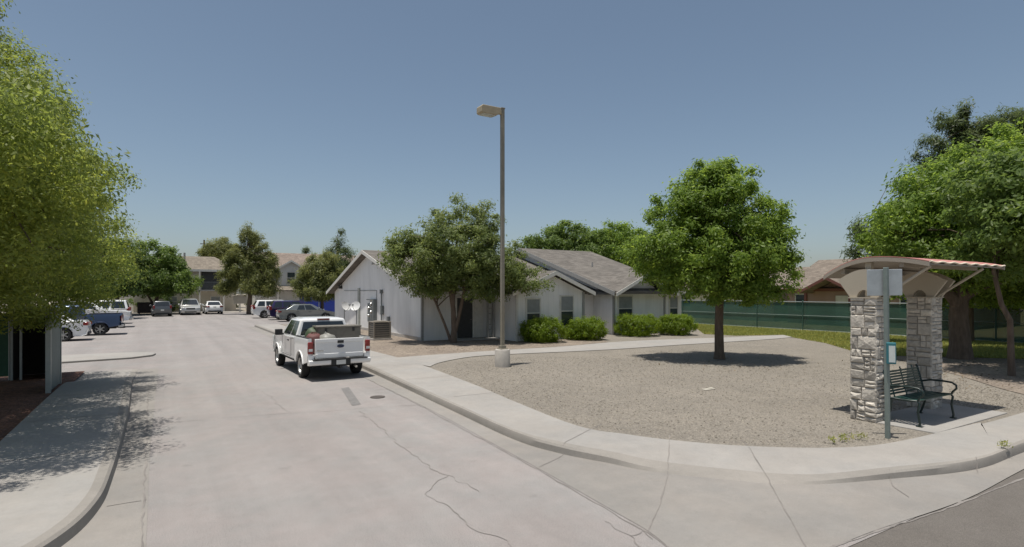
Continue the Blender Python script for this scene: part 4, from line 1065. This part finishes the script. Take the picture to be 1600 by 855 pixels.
for cx, cz in ((1.8, 3.95), (1.8, 1.3), (8.2, 3.95), (6.6, 1.3)): winpart(ap, cx, cz, 1.1, 1.25, -.02, True)
ap2 = thing('apartment_building', 'two storey white apartment building with a gabled window above the blue fence', 'apartment building', (9.6, 78.0, 0), group='apartments at the end of the street')
M_sidingw = siding_mat('white siding', (.62, .60, .56), 5.0, True)
mb = MB(); mb.box((7.0, 5, 2.75), (14, 10, 5.6)); mb.build('wall', M_sidingw, ap2)
mb = MB(); mb.prism([(-.6, 5.4), (5, 7.9), (10.6, 5.4), (10.6, 5.2), (5, 7.7), (-.6, 5.2)], 'x', -.5, 14.5); rf_ = mb.build('roof', M_roof3, ap2)
mb = MB(); mb.prism([(2.6, -.05), (5.6, -.05), (5.6, 5.5), (4.1, 6.35), (2.6, 5.5)], 'y', -1.2, .2); mb.build('bay', M_sidingw, ap2)
mb = MB(); mb.prism([(2.2, 5.45), (4.1, 6.6), (6.0, 5.45), (6.0, 5.3), (4.1, 6.45), (2.2, 5.3)], 'y', -1.5, 3.5); mb.build('bay_roof', M_roof3, ap2)
mb = MB(); mb.prism([(2.17, 5.46), (4.1, 6.61), (6.03, 5.46), (6.03, 5.2), (4.1, 6.36), (2.17, 5.2)], 'y', -1.54, -1.505); mb.build('fascia', M_trim, ap2)
winpart(ap2, 4.1, 4.3, 1.0, 1.5, -1.22)
mb = MB(); mb.prism([(-2.8, 2.75), (-1.1, 3.35), (-1.1, 3.25), (-2.8, 2.6)], 'x', 1.2, 6.4); mb.build('porch_roof', M_roof2, ap2)
for x in (1.4, 6.2):
    mb = MB(); mb.box((x, -2.6, 1.3), (.2, .2, 2.6)); mb.build('porch_post', M_trim, ap2)
winpart(ap2, 9.8, 4.3, 1.1, 1.4, -.02); winpart(ap2, 9.8, 1.4, 1.1, 1.4, -.02)
bf = thing('blue_fence', 'bright blue sheet fence behind the round pine and parked cars', 'fence', (12.2, 63.5, 0))
mb = MB(); mb.box((4.0, 0, 1.12), (8.0, .04, 1.9)); mb.build('sheet', M_bluef, bf)
for i in range(5):
    mb = MB(); mb.tube([(i * 2.0, -.05, 0), (i * 2.0, -.05, 2.15)], .04, 8); mb.build('post', M_pipe, bf)
# white garden wall and dark bin by the far left trees
wl_ = MB(); wl_.box((0, 0, 1.15), (5.2, .2, 2.3)); wl_.box((0, 0, 2.33), (5.3, .3, .06)); p = at(226, 72)
tag(wl_.build('garden_wall', mat('white render', (.62, .60, .57), .85, bump=.2), loc=(p.x, p.y, 0)), 'plain white wall behind the far left tree trunks', 'wall')
p = at(229, 63.5); bn_ = thing('dumpster', 'dark rusty metal bin beside the dark grey car', 'bin', (p.x, p.y, 0), R(0))
mb = MB(); mb.prism([(-.55, .12), (.55, .12), (.62, 1.1), (-.6, 1.25)], 'x', -.85, .85); mb.build('body', mat('rusty bin', (.07, .05, .045), .8), bn_)
mb = MB(); mb.box((0, 0, 1.24), (1.76, 1.3, .05), M=Matrix.Rotation(R(-7), 4, 'X')); mb.build('lid', M_black, bn_)
mb = MB()
for sx in (-.7, .7):
    for sy in (-.45, .45): mb.tube([(sx, sy, 0), (sx, sy, .13)], .06, 8)
mb.build('foot', M_black, bn_)
p = at(375, 69); mbx = thing('mailbox', 'pale cluster mailbox on a post beside the big pine', 'mailbox', (p.x, p.y, 0), R(0))
mb = MB(); mb.box((0, 0, .55), (.12, .12, 1.1)); mb.build('post', M_trim, mbx)
mb = MB(); mb.box((0, 0, 1.55), (1.5, .5, .95)); mb.prism([(-.85, 2.02), (.85, 2.02), (0, 2.22)], 'y', -.32, .32); mb.build('box', mat('mailbox tan', (.42, .38, .31), .7), mbx)
# utility pole
p = at(319, 96); up = thing('utility_pole', 'dark wooden utility pole above the tan apartment roof', 'utility pole', (p.x, p.y, 0))
mb = MB(); mb.tube([(0, 0, 0), (0, 0, 11.4)], [.2, .14], 10); mb.build('pole', M_wood, up)
mb = MB(); mb.box((0, -.12, 10.7), (1.2, .12, .14)); mb.build('crossarm', M_wood, up)
mb = MB(); mb.lathe([(.25, 9.5), (.28, 9.6), (.28, 10.4), (.2, 10.5)], Matrix.Translation((.42, -.1, 0)), 12); mb.build('transformer', M_elec, up)

# ------------------------------------------------------------------ gate enclosure on the left
ge = thing('gate', 'grey green sheet gate panel with a pale post below the yellow green tree', 'gate', (-2.38, 17.1, .07))
mb = MB(); mb.box((0, .8, .93), (.05, 1.55, 1.8)); mb.build('panel', M_panel, ge)
mb = MB(); mb.box((0, 0, .95), (.1, .1, 1.92)); mb.build('post', M_pipe, ge); mb = MB(); mb.box((0, 1.62, .95), (.08, .08, 1.9)); mb.build('post', M_pipe, ge)
mb = MB()
for z in (.2, 1.7): mb.box((-.045, .8, z), (.03, 1.5, .06))
mb.build('rail', M_pipe, ge)
gd = thing('gateway', 'shade painted shed behind the grey green gate panel', 'gateway', (-3.14, 20.0, .07))
mb = MB(); mb.box((0, 1.2, .94), (.84, .08, 1.86)); mb.box((-.42, .6, .94), (.08, 1.2, 1.86)); mb.box((.42, .6, .94), (.08, 1.2, 1.86)); mb.build('wall', mat('gate opening shade', (.045, .04, .036), .8), gd)  # near black boards: shade of the gate opening is put into the colour
mb = MB(); mb.box((0, .6, 1.91), (1.05, 1.5, .08)); mb.build('roof', M_panel, gd)
for x in (-.41, -.22, .41):
    mb = MB(); mb.box((x, -.03, .93), (.05, .06, 1.84)); mb.build('post', M_pipe, gd)
lf = thing('fence', 'green screened fence at the far left under the tree', 'fence', (-3.62, 20.2, .07))
mb = MB(); mb.box((-4.5, 0, .95), (9.0, .03, 1.7)); mb.build('screen', mat('lit green screen', (.05, .13, .085), .75), lf)
mb = MB(); mb.tube([(-9, -.03, 1.8), (0, -.03, 1.8)], .025, 8); mb.build('rail', M_pipe, lf)
for i in range(4):
    mb = MB(); mb.tube([(-3 * i, -.04, 0), (-3 * i, -.04, 1.85)], .035, 8); mb.build('post', M_pipe, lf)

# ------------------------------------------------------------------ vehicles (local frame: y forward, x right, z up, origin on the ground)
def arch(yc, r, z0, n=9, up=False):
    """wheel arch points from rear to front along the bottom edge"""
    a0 = math.asin(min(1, max(-1, (z0 - r * .92) / r))) if False else 0
    pts = []
    for k in range(n):
        a = math.pi - math.pi * k / (n - 1)
        pts.append((yc + r * math.cos(a), z0 + r * math.sin(a) * 1.0))
    return pts

def body_loft(prof, nfix, W, L, taper=.08, edge=.05, tumble=.03, inner=None):
    """prof: closed side outline; the first nfix points (arches, sills) keep their place when the outer rings shrink"""
    n = len(prof); P = [Vector((a, b)) for a, b in prof]
    area = sum(P[i].x * P[(i + 1) % n].y - P[(i + 1) % n].x * P[i].y for i in range(n))
    sg_ = 1 if area > 0 else -1
    nor = []
    for i in range(n):
        d = (P[(i + 1) % n] - P[i - 1]).normalized(); nor.append(Vector((d.y, -d.x)) * sg_)
    hw = W / 2
    rings = [(-hw + tumble, edge * 1.6), (-hw + tumble * .35, edge * .7), (-hw, edge * .35) if False else (-hw + .0, edge * .45), (-hw + edge, edge * .12), (-hw + edge * 2.4, 0)]
    rings = rings[2:] if tumble == 0 else rings
    full = rings + [(-x, e) for x, e in rings[::-1]]
    mb = MB(); vs = []
    for x, e in full:
        for i in range(n):
            q = P[i] - nor[i] * (0 if i < nfix else e)
            f = 1 - taper * (abs(q.x) / (L / 2)) ** 4
            vs.append((x * f, q.x, q.y))
    m = len(full); fs = []
    for r_ in range(m - 1):
        for i in range(n): fs.append((r_ * n + i, r_ * n + (i + 1) % n, (r_ + 1) * n + (i + 1) % n, (r_ + 1) * n + i))
    fs += [tuple(range(n)), tuple((m - 1) * n + i for i in range(n))]
    mb.add(vs, fs)
    return mb

def bil(q, u, v): return q[0] * (1 - u) * (1 - v) + q[1] * u * (1 - v) + q[2] * u * v + q[3] * (1 - u) * v
def pane(mb, q, u0, u1, v0, v1, off=.008, th=.02, cu=None):
    q = [Vector(p) for p in q]; nn = (q[1] - q[0]).cross(q[3] - q[0]).normalized()
    c = [bil(q, u0, v0), bil(q, u1, v0), bil(q, u1, v1), bil(q, u0, v1)]
    mb.add([p + nn * off for p in c] + [p - nn * th for p in c], [(0, 1, 2, 3), (7, 6, 5, 4), (0, 4, 5, 1), (1, 5, 6, 2), (2, 6, 7, 3), (3, 7, 4, 0)])

def wheel(parent, x, y, r, w=.22, rim=None, spokes=6):
    s = 1 if x > 0 else -1
    T = Matrix.Translation((x, y, r)) @ Matrix.Rotation(R(90) * s, 4, 'Y')
    wr = D.objects.new('wheel', None); COL.objects.link(wr); wr.parent = parent; wr.empty_display_size = .1
    mb = MB(); a = w / 2
    mb.lathe([(r * .66, -a), (r * .9, -a), (r * .985, -a * .75), (r, -a * .4), (r, a * .4), (r * .985, a * .75), (r * .9, a), (r * .66, a * .92), (r * .64, 0)], T, 26, cap=False)
    mb.build('tyre', M_tyre, wr, smooth=45)
    mb = MB(); mb.lathe([(r * .655, a * .9), (r * .62, a * .7), (r * .60, a * .35)], T, 26, cap=False)
    mb.lathe([(r * .60, -a * .2), (.01, -a * .2)], T, 26, mi=1, cap=False)
    for k in range(spokes):
        q = 2 * math.pi * k / spokes; d = Vector((math.cos(q), math.sin(q), 0)); e = Vector((-d.y, d.x, 0))
        vs = [d * r * .1 - e * r * .09, d * r * .63 - e * r * .07, d * r * .63 + e * r * .07, d * r * .1 + e * r * .09]
        mb.add([T @ (v + Vector((0, 0, a * .55))) for v in vs] + [T @ (v + Vector((0, 0, a * .2))) for v in vs], [(0, 1, 2, 3), (7, 6, 5, 4), (0, 4, 5, 1), (1, 5, 6, 2), (2, 6, 7, 3), (3, 7, 4, 0)])
    mb.lathe([(r * .16, a * .3), (r * .15, a * .66), (r * .08, a * .7)], T, 14)
    mb.build('rim', [rim or M_rim, M_black], wr, smooth=40)

def greenhouse(parent, paint, zb, zt, yb, yt, wb, wt, side, ws=(.06, .94, .08, .92), rear=(.08, .92, .1, .9), crown=.035, rearglass=True, bev=.05):
    """yb=(rear,front) at the belt, yt=(rear,front) at the roof, side = list of (u0,u1) windows from rear to front"""
    z2 = zb + (zt - zb) * .93
    B = [(-wb, yb[0], zb), (wb, yb[0], zb), (wb, yb[1], zb), (-wb, yb[1], zb)]
    T = [(-wt, yt[0], z2), (wt, yt[0], z2), (wt, yt[1], z2), (-wt, yt[1], z2)]
    sh_ = .12
    C = [(-wt * .72, yt[0] + sh_, zt), (wt * .72, yt[0] + sh_, zt), (wt * .72, yt[1] - sh_, zt), (-wt * .72, yt[1] - sh_, zt)]
    C = [(x, y, z) for x, y, z in C]
    mb = MB(); fs = []
    for o in (0, 4):
        for i in range(4): j = (i + 1) % 4; fs.append((o + i, o + j, o + 4 + j, o + 4 + i))
    fs += [(8, 9, 10, 11), (3, 2, 1, 0)]
    mb.add(B + T + C, fs); cab = mb.build('cabin', paint, parent, bevel=bev, seg=3, smooth=40)
    V = lambda p: Vector(p)
    mb = MB(); pane(mb, [V(B[2]), V(B[3]), V(T[3]), V(T[2])], *ws); mb.build('windscreen', M_cglass, parent)
    if rearglass:
        mb = MB(); pane(mb, [V(B[0]), V(B[1]), V(T[1]), V(T[0])], *rear); mb.build('rear_window', M_cglass, parent)
    for u0, u1 in side:
        mb = MB(); pane(mb, [V(B[1]), V(B[2]), V(T[2]), V(T[1])], u0, u1, .08, .9); mb.build('side_window', M_cglass, parent)
        mb = MB(); pane(mb, [V(B[3]), V(B[0]), V(T[0]), V(T[3])], 1 - u1, 1 - u0, .08, .9); mb.build('side_window', M_cglass, parent)
    return cab

def mirrors(t, W, y, z, m, s=(.2, .1, .16)):
    for sx in (-1, 1):
        mb = MB(); mb.box((sx * (W / 2 + .08), y, z), s); mb.bar((sx * (W / 2 - .08), y, z - .05), (sx * (W / 2 + .02), y, z - .04), .04, .05)
        mb.build('side_mirror', m, t, bevel=.025, seg=2, smooth=40)

def lights(t, W, yf, yr, zf, zr, hf=.14, hr=.18, wf=.36, wr=.3, tf=.1, insetf=.02):
    for sx in (-1, 1):
        mb = MB(); mb.box((sx * (W / 2 - wf / 2 - .05), yf - .10, zf), (wf, .24, hf), rz=-sx * .25); mb.build('headlight', M_lens, t, bevel=.03, smooth=40)
        mb = MB(); mb.box((sx * (W / 2 - wr / 2 - .03), yr + .09, zr), (wr, .22, hr), rz=sx * .18); mb.build('taillight', M_red, t, bevel=.03, smooth=40)

def plate(t, y, z, n=-1, w=.31):
    mb = MB(); mb.box((0, y, z), (w, .015, .15)); mb.build('number_plate', M_plate, t)

def car(name, label, cat, loc, rz, paint, kind='sedan', group=None, sc=1.0):
    t = thing(name, label, cat, loc, rz, group, sc)
    if kind == 'sedan':
        L, W, r, wb_ = 4.75, 1.82, .33, 2.75
        yf, yr = 2.37, -2.37; ax = (wb_ / 2 + .02, -wb_ / 2 + .0)
        top = [(yf - .04, .28), (yf, .48), (yf - .03, .64), (yf - .22, .76), (1.25, .93), (.2, .97), (-1.2, .99), (-1.75, 1.02), (yr + .12, 1.0), (yr + .02, .88), (yr, .55), (yr + .06, .30)]
        gh = dict(zb=.93, zt=1.46, yb=(-1.95, 1.25), yt=(-1.15, .35), wb=.84, wt=.62, side=[(.30, .52), (.55, .84)])
        lz = (.66, .86)
    elif kind == 'suv':
        L, W, r, wb_ = 4.75, 1.88, .37, 2.75
        yf, yr = 2.37, -2.37; ax = (wb_ / 2 + .05, -wb_ / 2 + .02)
        top = [(yf - .04, .32), (yf, .55), (yf - .03, .82), (yf - .2, .95), (1.2, 1.08), (0, 1.12), (-1.5, 1.14), (yr + .06, 1.14), (yr, .9), (yr + .0, .6), (yr + .06, .36)]
        gh = dict(zb=1.08, zt=1.72, yb=(-2.28, 1.2), yt=(-1.95, .4), wb=.87, wt=.68, side=[(.07, .27), (.31, .55), (.58, .84)])
        lz = (.84, 1.05)
    elif kind == 'bigsuv':
        L, W, r, wb_ = 5.1, 2.0, .39, 2.95
        yf, yr = 2.55, -2.55; ax = (wb_ / 2 + .12, -wb_ / 2 - .0)
        top = [(yf - .04, .4), (yf, .65), (yf - .03, .98), (yf - .15, 1.08), (1.25, 1.18), (0, 1.2), (-1.5, 1.2), (yr + .05, 1.2), (yr, .9), (yr + .0, .62), (yr + .06, .44)]
        gh = dict(zb=1.16, zt=1.86, yb=(-2.48, 1.25), yt=(-2.3, .55), wb=.94, wt=.78, side=[(.05, .30), (.34, .56), (.60, .86)])
        lz = (.92, 1.1)
    else:  # minivan
        L, W, r, wb_ = 5.0, 1.95, .34, 2.95
        yf, yr = 2.5, -2.5; ax = (wb_ / 2 + .12, -wb_ / 2 + .02)
        top = [(yf - .04, .28), (yf, .5), (yf - .04, .74), (yf - .28, .90), (1.55, 1.06), (0, 1.08), (-1.5, 1.08), (yr + .05, 1.08), (yr, .8), (yr + .0, .55), (yr + .06, .32)]
        gh = dict(zb=1.04, zt=1.76, yb=(-2.42, 1.6), yt=(-2.2, .55), wb=.91, wt=.70, side=[(.05, .26), (.30, .54), (.58, .82)])
        lz = (.76, 1.05)
    zb_ = top[0][1] - .04
    ra = r + .06
    def ar_(yc): return [(yc - ra, zb_)] + [(yc + ra * math.cos(a), max(zb_, r + ra * math.sin(a))) for a in [math.pi * (1 - k / 10) for k in range(1, 10)]] + [(yc + ra, zb_)]
    bot = [(yr + .3, zb_)] + ar_(ax[1]) + ar_(ax[0]) + [(yf - .3, zb_)]
    b_ = body_loft(bot + top, len(bot), W, L, .09, .05, .05)
    b_.build('body', paint, t, smooth=38)
    cab = greenhouse(t, paint, **gh)
    for a in ax:
        for sx in (-1, 1): wheel(t, sx * (W / 2 - .12), a, r)
    mirrors(t, W * .97, gh['yb'][1] - .42, gh['zb'] + .1, paint)
    lights(t, W * .95, yf - .02, yr, lz[0], lz[1], wr=.34 if kind == 'sedan' else .18, hr=.17 if kind == 'sedan' else .34)
    mb = MB(); mb.box((0, yf - .02, lz[0] - .06), (.85, .06, .16)); mb.box((0, yf - .005, .36), (1.1, .05, .1)); mb.build('grille', M_black, t, bevel=.01)
    plate(t, yr - .012, .8 if kind == 'sedan' else .72)
    mb = MB(); mb.box((0, yr + .02, .36), (1.3, .05, .12)); mb.build('bumper_insert', M_black, t)
    mb = MB(); mb.box((0, 0, .34), (W - .5, L - 1.0, .12)); mb.build('underbody', M_black, t)
    for sx in (-1, 1):
        for yy in (.1, -.85):
            mb = MB(); mb.box((sx * (W / 2 - .005), yy, gh['zb'] - .14), (.03, .18, .03)); mb.build('door_handle', M_chrome if kind != 'sedan' else paint, t)
    return t

def pickup(name, label, loc, rz, paint, two_tone=None, group=None, sc=1.0, rimm=None, near=False):
    t = thing(name, label, 'pickup truck', loc, rz, group, sc)
    L, W, r = 5.85, 2.0, .395; yf, yr = 2.93, -2.80; ax = (1.98, -1.70); ra = r + .075; cb = -.95; zs = .50
    def ar_(yc): return [(yc - ra, zs)] + [(yc + ra * math.cos(a), max(zs, r + ra * math.sin(a))) for a in [math.pi * (1 - k / 10) for k in range(1, 10)]] + [(yc + ra, zs)]
    bot = [(cb, zs)] + ar_(ax[0]) + [(yf - .12, zs)]
    top = [(yf, .56), (yf + .01, .85), (yf - .03, 1.06), (yf - .22, 1.15), (1.50, 1.25), (.5, 1.285), (cb, 1.30)]
    body_loft(bot + top, len(bot), W, L, .05, .05, .05).build('body', paint, t, smooth=38)
    # cargo bed: two side walls with arches, bulkhead and floor
    bot2 = [(yr, .62)] + ar_(ax[1]) + [(cb - .02, zs)]
    top2 = [(cb - .02, 1.33), (yr, 1.35)]
    bed = MB()
    for sx in (-1, 1):
        n = len(bot2) + 2; pr = bot2 + top2
        xs_ = [(sx * (W / 2 - .03), .0), (sx * (W / 2), .12), (sx * (W / 2), 0)]
        ringx = [W / 2 - .11, W / 2 - .055, W / 2 - .012, W / 2]
        vs = []
        for i_, x in enumerate(ringx):
            for (a, b) in pr:
                if b > 1.2: b = b - (.0, .0, .012, .05)[i_]
                vs.append((sx * x, a, b))
        fs = []
        for q in range(3):
            for i in range(n): fs.append((q * n + i, q * n + (i + 1) % n, (q + 1) * n + (i + 1) % n, (q + 1) * n + i))
        fs += [tuple(range(n)), tuple(3 * n + i for i in range(n))]
        bed.add(vs, fs)
    bed.box((0, (yr + cb) / 2, .78), (W - .24, cb - yr - .06, .05)); bed.box((0, cb - .05, 1.04), (W - .24, .05, .54))
    bd = bed.build('cargo_bed', paint, t, smooth=38)
    mb = MB()
    for sx in (-1, 1): mb.box((sx * (W / 2 - .06), (yr + cb) / 2, 1.348), (.09, cb - yr - .1, .02))
    mb.build('bed_rail', M_black, bd)
    # tailgate with pressed panels
    mb = MB(); mb.box((0, yr + .03, 1.02), (1.56, .07, .62)); mb.box((0, yr - .002, 1.27), (1.54, .035, .12)); mb.box((0, yr - .001, .80), (1.54, .03, .12))
    tg = mb.build('tailgate', paint, t, bevel=.012, smooth=40)
    mb = MB(); mb.box((.02, yr - .026, 1.225), (.2, .02, .09)); mb.build('handle', M_black, tg, bevel=.01)
    T = Matrix.Translation((.02, yr - .02, 1.08)) @ Matrix.Scale(1, 4) @ Matrix.Rotation(R(90), 4, 'X') @ Matrix.Scale(.46, 4, (0, 1, 0))
    mb = MB(); mb.lathe([(.115, 0), (.115, .012), (.1, .016)], T, 22); mb.build('emblem', M_emblem, tg)
    mb = MB(); mb.box((-.62, yr - .018, .96), (.2, .006, .035)); mb.build('badge', M_chrome, tg)
    for sx in (-1, 1):
        mb = MB(); mb.box((sx * .925, yr + .03, 1.05), (.15, .12, .38)); tl = mb.build('taillight', M_red, t, bevel=.02, smooth=40)
        mb = MB(); mb.box((sx * .925, yr - .03, .99), (.12, .014, .08)); mb.build('reverse_lamp', M_lens, tl)
        mb = MB(); mb.box((sx * .905, yr + .04, .72), (.19, .1, .2)); mb.build('corner_panel', paint, t, bevel=.01)
    # rear bumper
    mb = MB(); mb.prism([(yr + .12, .48), (yr - .08, .50), (yr - .13, .56), (yr - .13, .66), (yr + .06, .685), (yr + .12, .685)], 'x', -W / 2 + .01, W / 2 - .01)
    bmp = mb.build('rear_bumper', M_silver if not near else M_white, t, bevel=.02, smooth=40)
    mb = MB(); mb.box((0, yr - .10, .68), (1.75, .14, .03)); mb.box((0, yr - .135, .575), (.62, .02, .17)); mb.build('step_pad', M_black, bmp)
    mb = MB(); mb.box((0, yr - .15, .575), (.3, .012, .14)); mb.build('number_plate', M_plate, bmp)
    mb = MB(); mb.box((0, yr + .02, .43), (.12, .2, .1)); mb.bar((0, yr + .05, .42), (0, yr - .17, .42), .07, .07); mb.build('tow_hitch', M_black, t)
    mb = MB(); mb.tube([(.55, yr + .3, .42), (.55, yr + .02, .38)], .04, 10); mb.build('exhaust', M_chrome, t)
    cab = greenhouse(t, two_tone or paint, zb=1.27, zt=1.92, yb=(cb + .02, 1.42), yt=(cb + .12, .62), wb=.945, wt=.76, side=[(.05, .36), (.40, .86)], rear=(.07, .93, .1, .86), bev=.06)
    mb = MB(); mb.box((0, cb + .10, 1.875), (.42, .05, .045)); mb.build('brake_lamp', M_red, cab)
    for sx in (-1, 1):
        mb = MB(); mb.box((sx * (W / 2 + .13), .95, 1.36), (.26, .11, .22)); mb.bar((sx * (W / 2 - .06), .98, 1.27), (sx * (W / 2 + .05), .96, 1.31), .05, .06); mb.build('side_mirror', M_black, t, bevel=.03, smooth=40)
        for yy in (-.25, .05) if not near else (.0,):
            mb = MB(); mb.box((sx * (W / 2 + .006), yy, 1.13), (.035, .2, .045)); mb.build('door_handle', M_black, t, bevel=.01)
        mb = MB()
        for yy in (-.42, 1.02): mb.box((sx * (W / 2 - .002), yy, .93), (.012, .012, .62))
        mb.box((sx * (W / 2 - .002), .3, .60), (.012, 1.44, .012)); mb.build('door_seam', M_black, t)
        mb = MB(); mb.box((sx * .80, yf - .08, .98), (.36, .22, .26)); mb.build('headlight', M_lens, t, bevel=.03)
        for a in ax:
            wheel(t, sx * (W / 2 - .125), a, r, .25, rimm, 6)
            mb = MB(); pts = [(sx * (W / 2 + .004), a + (ra + .02) * math.cos(q), max(zs, r + (ra + .02) * math.sin(q))) for q in [math.pi * k / 14 for k in range(15)]]
            mb.tube(pts, .026, 6); mb.build('wheel_lip', paint, t, smooth=60)
    mb = MB(); mb.box((0, yf - .0, .92), (1.2, .06, .3)); mb.build('grille', M_chrome, t, bevel=.02)
    mb = MB(); mb.box((0, yf + .03, .60), (1.9, .2, .2)); mb.build('front_bumper', M_chrome, t, bevel=.04)
    mb = MB(); mb.box((0, 0, .47), (1.0, 5.0, .16)); mb.box((0, -1.7, .40), (1.6, .12, .12)); mb.box((0, 1.98, .40), (1.6, .12, .12)); mb.box((0, .5, .45), (1.7, 2.4, .1)); mb.build('chassis', M_black, t)
    return t

TX, TY, TRZ, TSC = 4.08, 18.5, R(2.0), .87
tr = pickup('pickup_truck', 'white pickup driving away on the street with a loaded bed', (TX, TY, .002), TRZ, M_white, near=True)
tr.scale = (TSC,) * 3
def onbed(name, label, cat, x, y, z):
    v = Matrix.Rotation(TRZ, 4, 'Z') @ (Vector((x, y, z)) * TSC)
    return thing(name, label, cat, (TX + v.x, TY + v.y, v.z), TRZ)
M_sack = mat('pale plastic', (.24, .235, .21), .5)
def lump(mb):
    mb.v = [(x * random.uniform(.86, 1.14), y * random.uniform(.86, 1.14), z * random.uniform(.95, 1.05)) for x, y, z in mb.v]
c = onbed('tool_chest', 'weathered grey chest lying across the bed of the white pickup', 'tool chest', .22, -1.75, .805)
mb = MB(); mb.box((0, 0, .36), (1.25, .55, .72)); mb.build('body', M_box, c, bevel=.015)
mb = MB(); mb.box((0, 0, .745), (1.29, .59, .05)); mb.build('lid', M_box, c, bevel=.01)
mb = MB()
for sx in (-.4, .4): mb.box((sx, -.285, .66), (.06, .03, .1))
mb.build('latch', M_black, c)
c = onbed('bag', 'red cloth bag in the left rear corner of the pickup bed', 'bag', -.66, -2.2, .805)
mb = MB(); mb.lathe([(.1, 0), (.2, .05), (.23, .3), (.22, .48), (.14, .56), (.04, .575)], n=12); lump(mb); mb.build('body', M_redbag, c, smooth=60); mb = MB(); mb.tube([(-.1, 0, .54), (-.06, 0, .62), (.06, 0, .60), (.1, 0, .53)], .015, 6); mb.build('strap', M_redbag, c)
c = onbed('sack', 'lumpy green plastic sack beside the grey chest in the pickup bed', 'sack', -.50, -1.55, .805)
mb = MB(); mb.lathe([(.1, 0), (.24, .06), (.27, .4), (.24, .6), (.15, .7), (.03, .72)], n=11); lump(mb); mb.build('body', M_greenbag, c, smooth=60); mb = MB(); mb.tube([(0, 0, .69), (.05, .03, .76)], [.03, .05], 6); mb.build('knot', M_greenbag, c)
c = onbed('sack', 'pale plastic sack against the tailgate of the white pickup', 'sack', -.30, -2.35, .805)
mb = MB(); mb.lathe([(.1, 0), (.24, .06), (.27, .35), (.23, .5), (.12, .56), (.03, .57)], n=11); lump(mb); mb.build('body', M_sack, c, smooth=60); mb = MB(); mb.tube([(0, 0, .55), (-.05, .03, .6)], [.03, .05], 6); mb.build('knot', M_sack, c)

GL, GR, GE = 'vehicles parked left of the street', 'cars parked beside the house', 'cars parked at the end of the street'
W_ = R(90)     # heading -X
car('parked_car', 'white sedan with red tail lamps half hidden by the yellow green tree', 'car', (-5.75, 36.4, .002), W_, M_white, 'sedan', GL)
pickup('pickup_truck', 'slate blue pickup parked with its tailgate towards the street', (-4.75, 40.4, .002), W_ , M_blue, group=GL, sc=.9)
pickup('pickup_truck', 'white pickup parked nose out behind the slate blue pickup', (-5.1, 48.5, .002), -W_, M_white, group=GL)
car('parked_car', 'large white sport utility vehicle farthest along the left parking row', 'suv', (-5.0, 54.0, .002), W_, M_white, 'bigsuv', GL)
car('parked_car', 'gunmetal grey sedan parked nearest the pale gable wall', 'car', (10.3, 50.6, .002), -W_, M_gun, 'sedan', GR)
car('parked_car', 'dark plum sport utility vehicle between the grey and the white car', 'suv', (10.1, 54.2, .002), -W_, M_purp, 'suv', GR)
car('parked_car', 'white sport utility vehicle parked beyond the dark plum one', 'suv', (9.3, 58.6, .002), -W_, M_white, 'suv', GR)
p = at(252, 58.5); car('parked_car', 'dark grey hatchback seen from behind at the end of the street', 'car', (p.x, p.y, .002), R(3), M_grey, 'suv', GE, .92)
p = at(296, 62.5); car('parked_car', 'silver minivan facing the street between the grey and white cars', 'minivan', (p.x, p.y, .002), R(181), M_silver, 'minivan', GE)
p = at(332, 65); car('parked_car', 'white sedan seen from behind right of the silver minivan', 'car', (p.x, p.y, .002), R(2), M_white, 'sedan', GE)

# ------------------------------------------------------------------ light, sky, camera
sv = Vector((-.16, -.045, 1)).normalized()      # towards the sun
el = math.asin(sv.z); az = math.atan2(sv.x, sv.y)
sl = D.lights.new('sun', 'SUN'); sl.energy = 4.2; sl.angle = R(.53); sl.color = (1, .955, .88)
so = D.objects.new('sun', sl); COL.objects.link(so); so.rotation_euler = (-sv).to_track_quat('-Z', 'Y').to_euler(); so.location = (0, 0, 40)
wd = D.worlds.new('World'); S.world = wd; wd.use_nodes = True
n_ = wd.node_tree.nodes; bg = n_['Background']; sk = n_.new('ShaderNodeTexSky'); sk.sky_type = 'NISHITA'; sk.sun_disc = False
sk.sun_elevation = el; sk.sun_rotation = az; sk.altitude = 900; sk.air_density = 1.0; sk.dust_density = 3.2; sk.ozone_density = .55
hsv = n_.new('ShaderNodeHueSaturation'); hsv.inputs['Saturation'].default_value = .9; hsv.inputs['Hue'].default_value = .491
wd.node_tree.links.new(sk.outputs['Color'], hsv.inputs['Color']); wd.node_tree.links.new(hsv.outputs['Color'], bg.inputs['Color']); bg.inputs['Strength'].default_value = .084
cm = D.cameras.new('camera'); co = D.objects.new('camera', cm); COL.objects.link(co); S.camera = co
co.location = (0, 0, CAMH); co.rotation_euler = (R(90), 0, -YAW)
cm.sensor_width = 36; cm.lens = 36 * FPX / 1600; cm.shift_y = (HOR - 427.5) / 1600; cm.clip_end = 3000; cm.clip_start = .05
S.view_settings.view_transform = 'Standard'; S.view_settings.look = 'None'; S.view_settings.exposure = .23; S.view_settings.gamma = 1
S.view_settings.use_curve_mapping = False
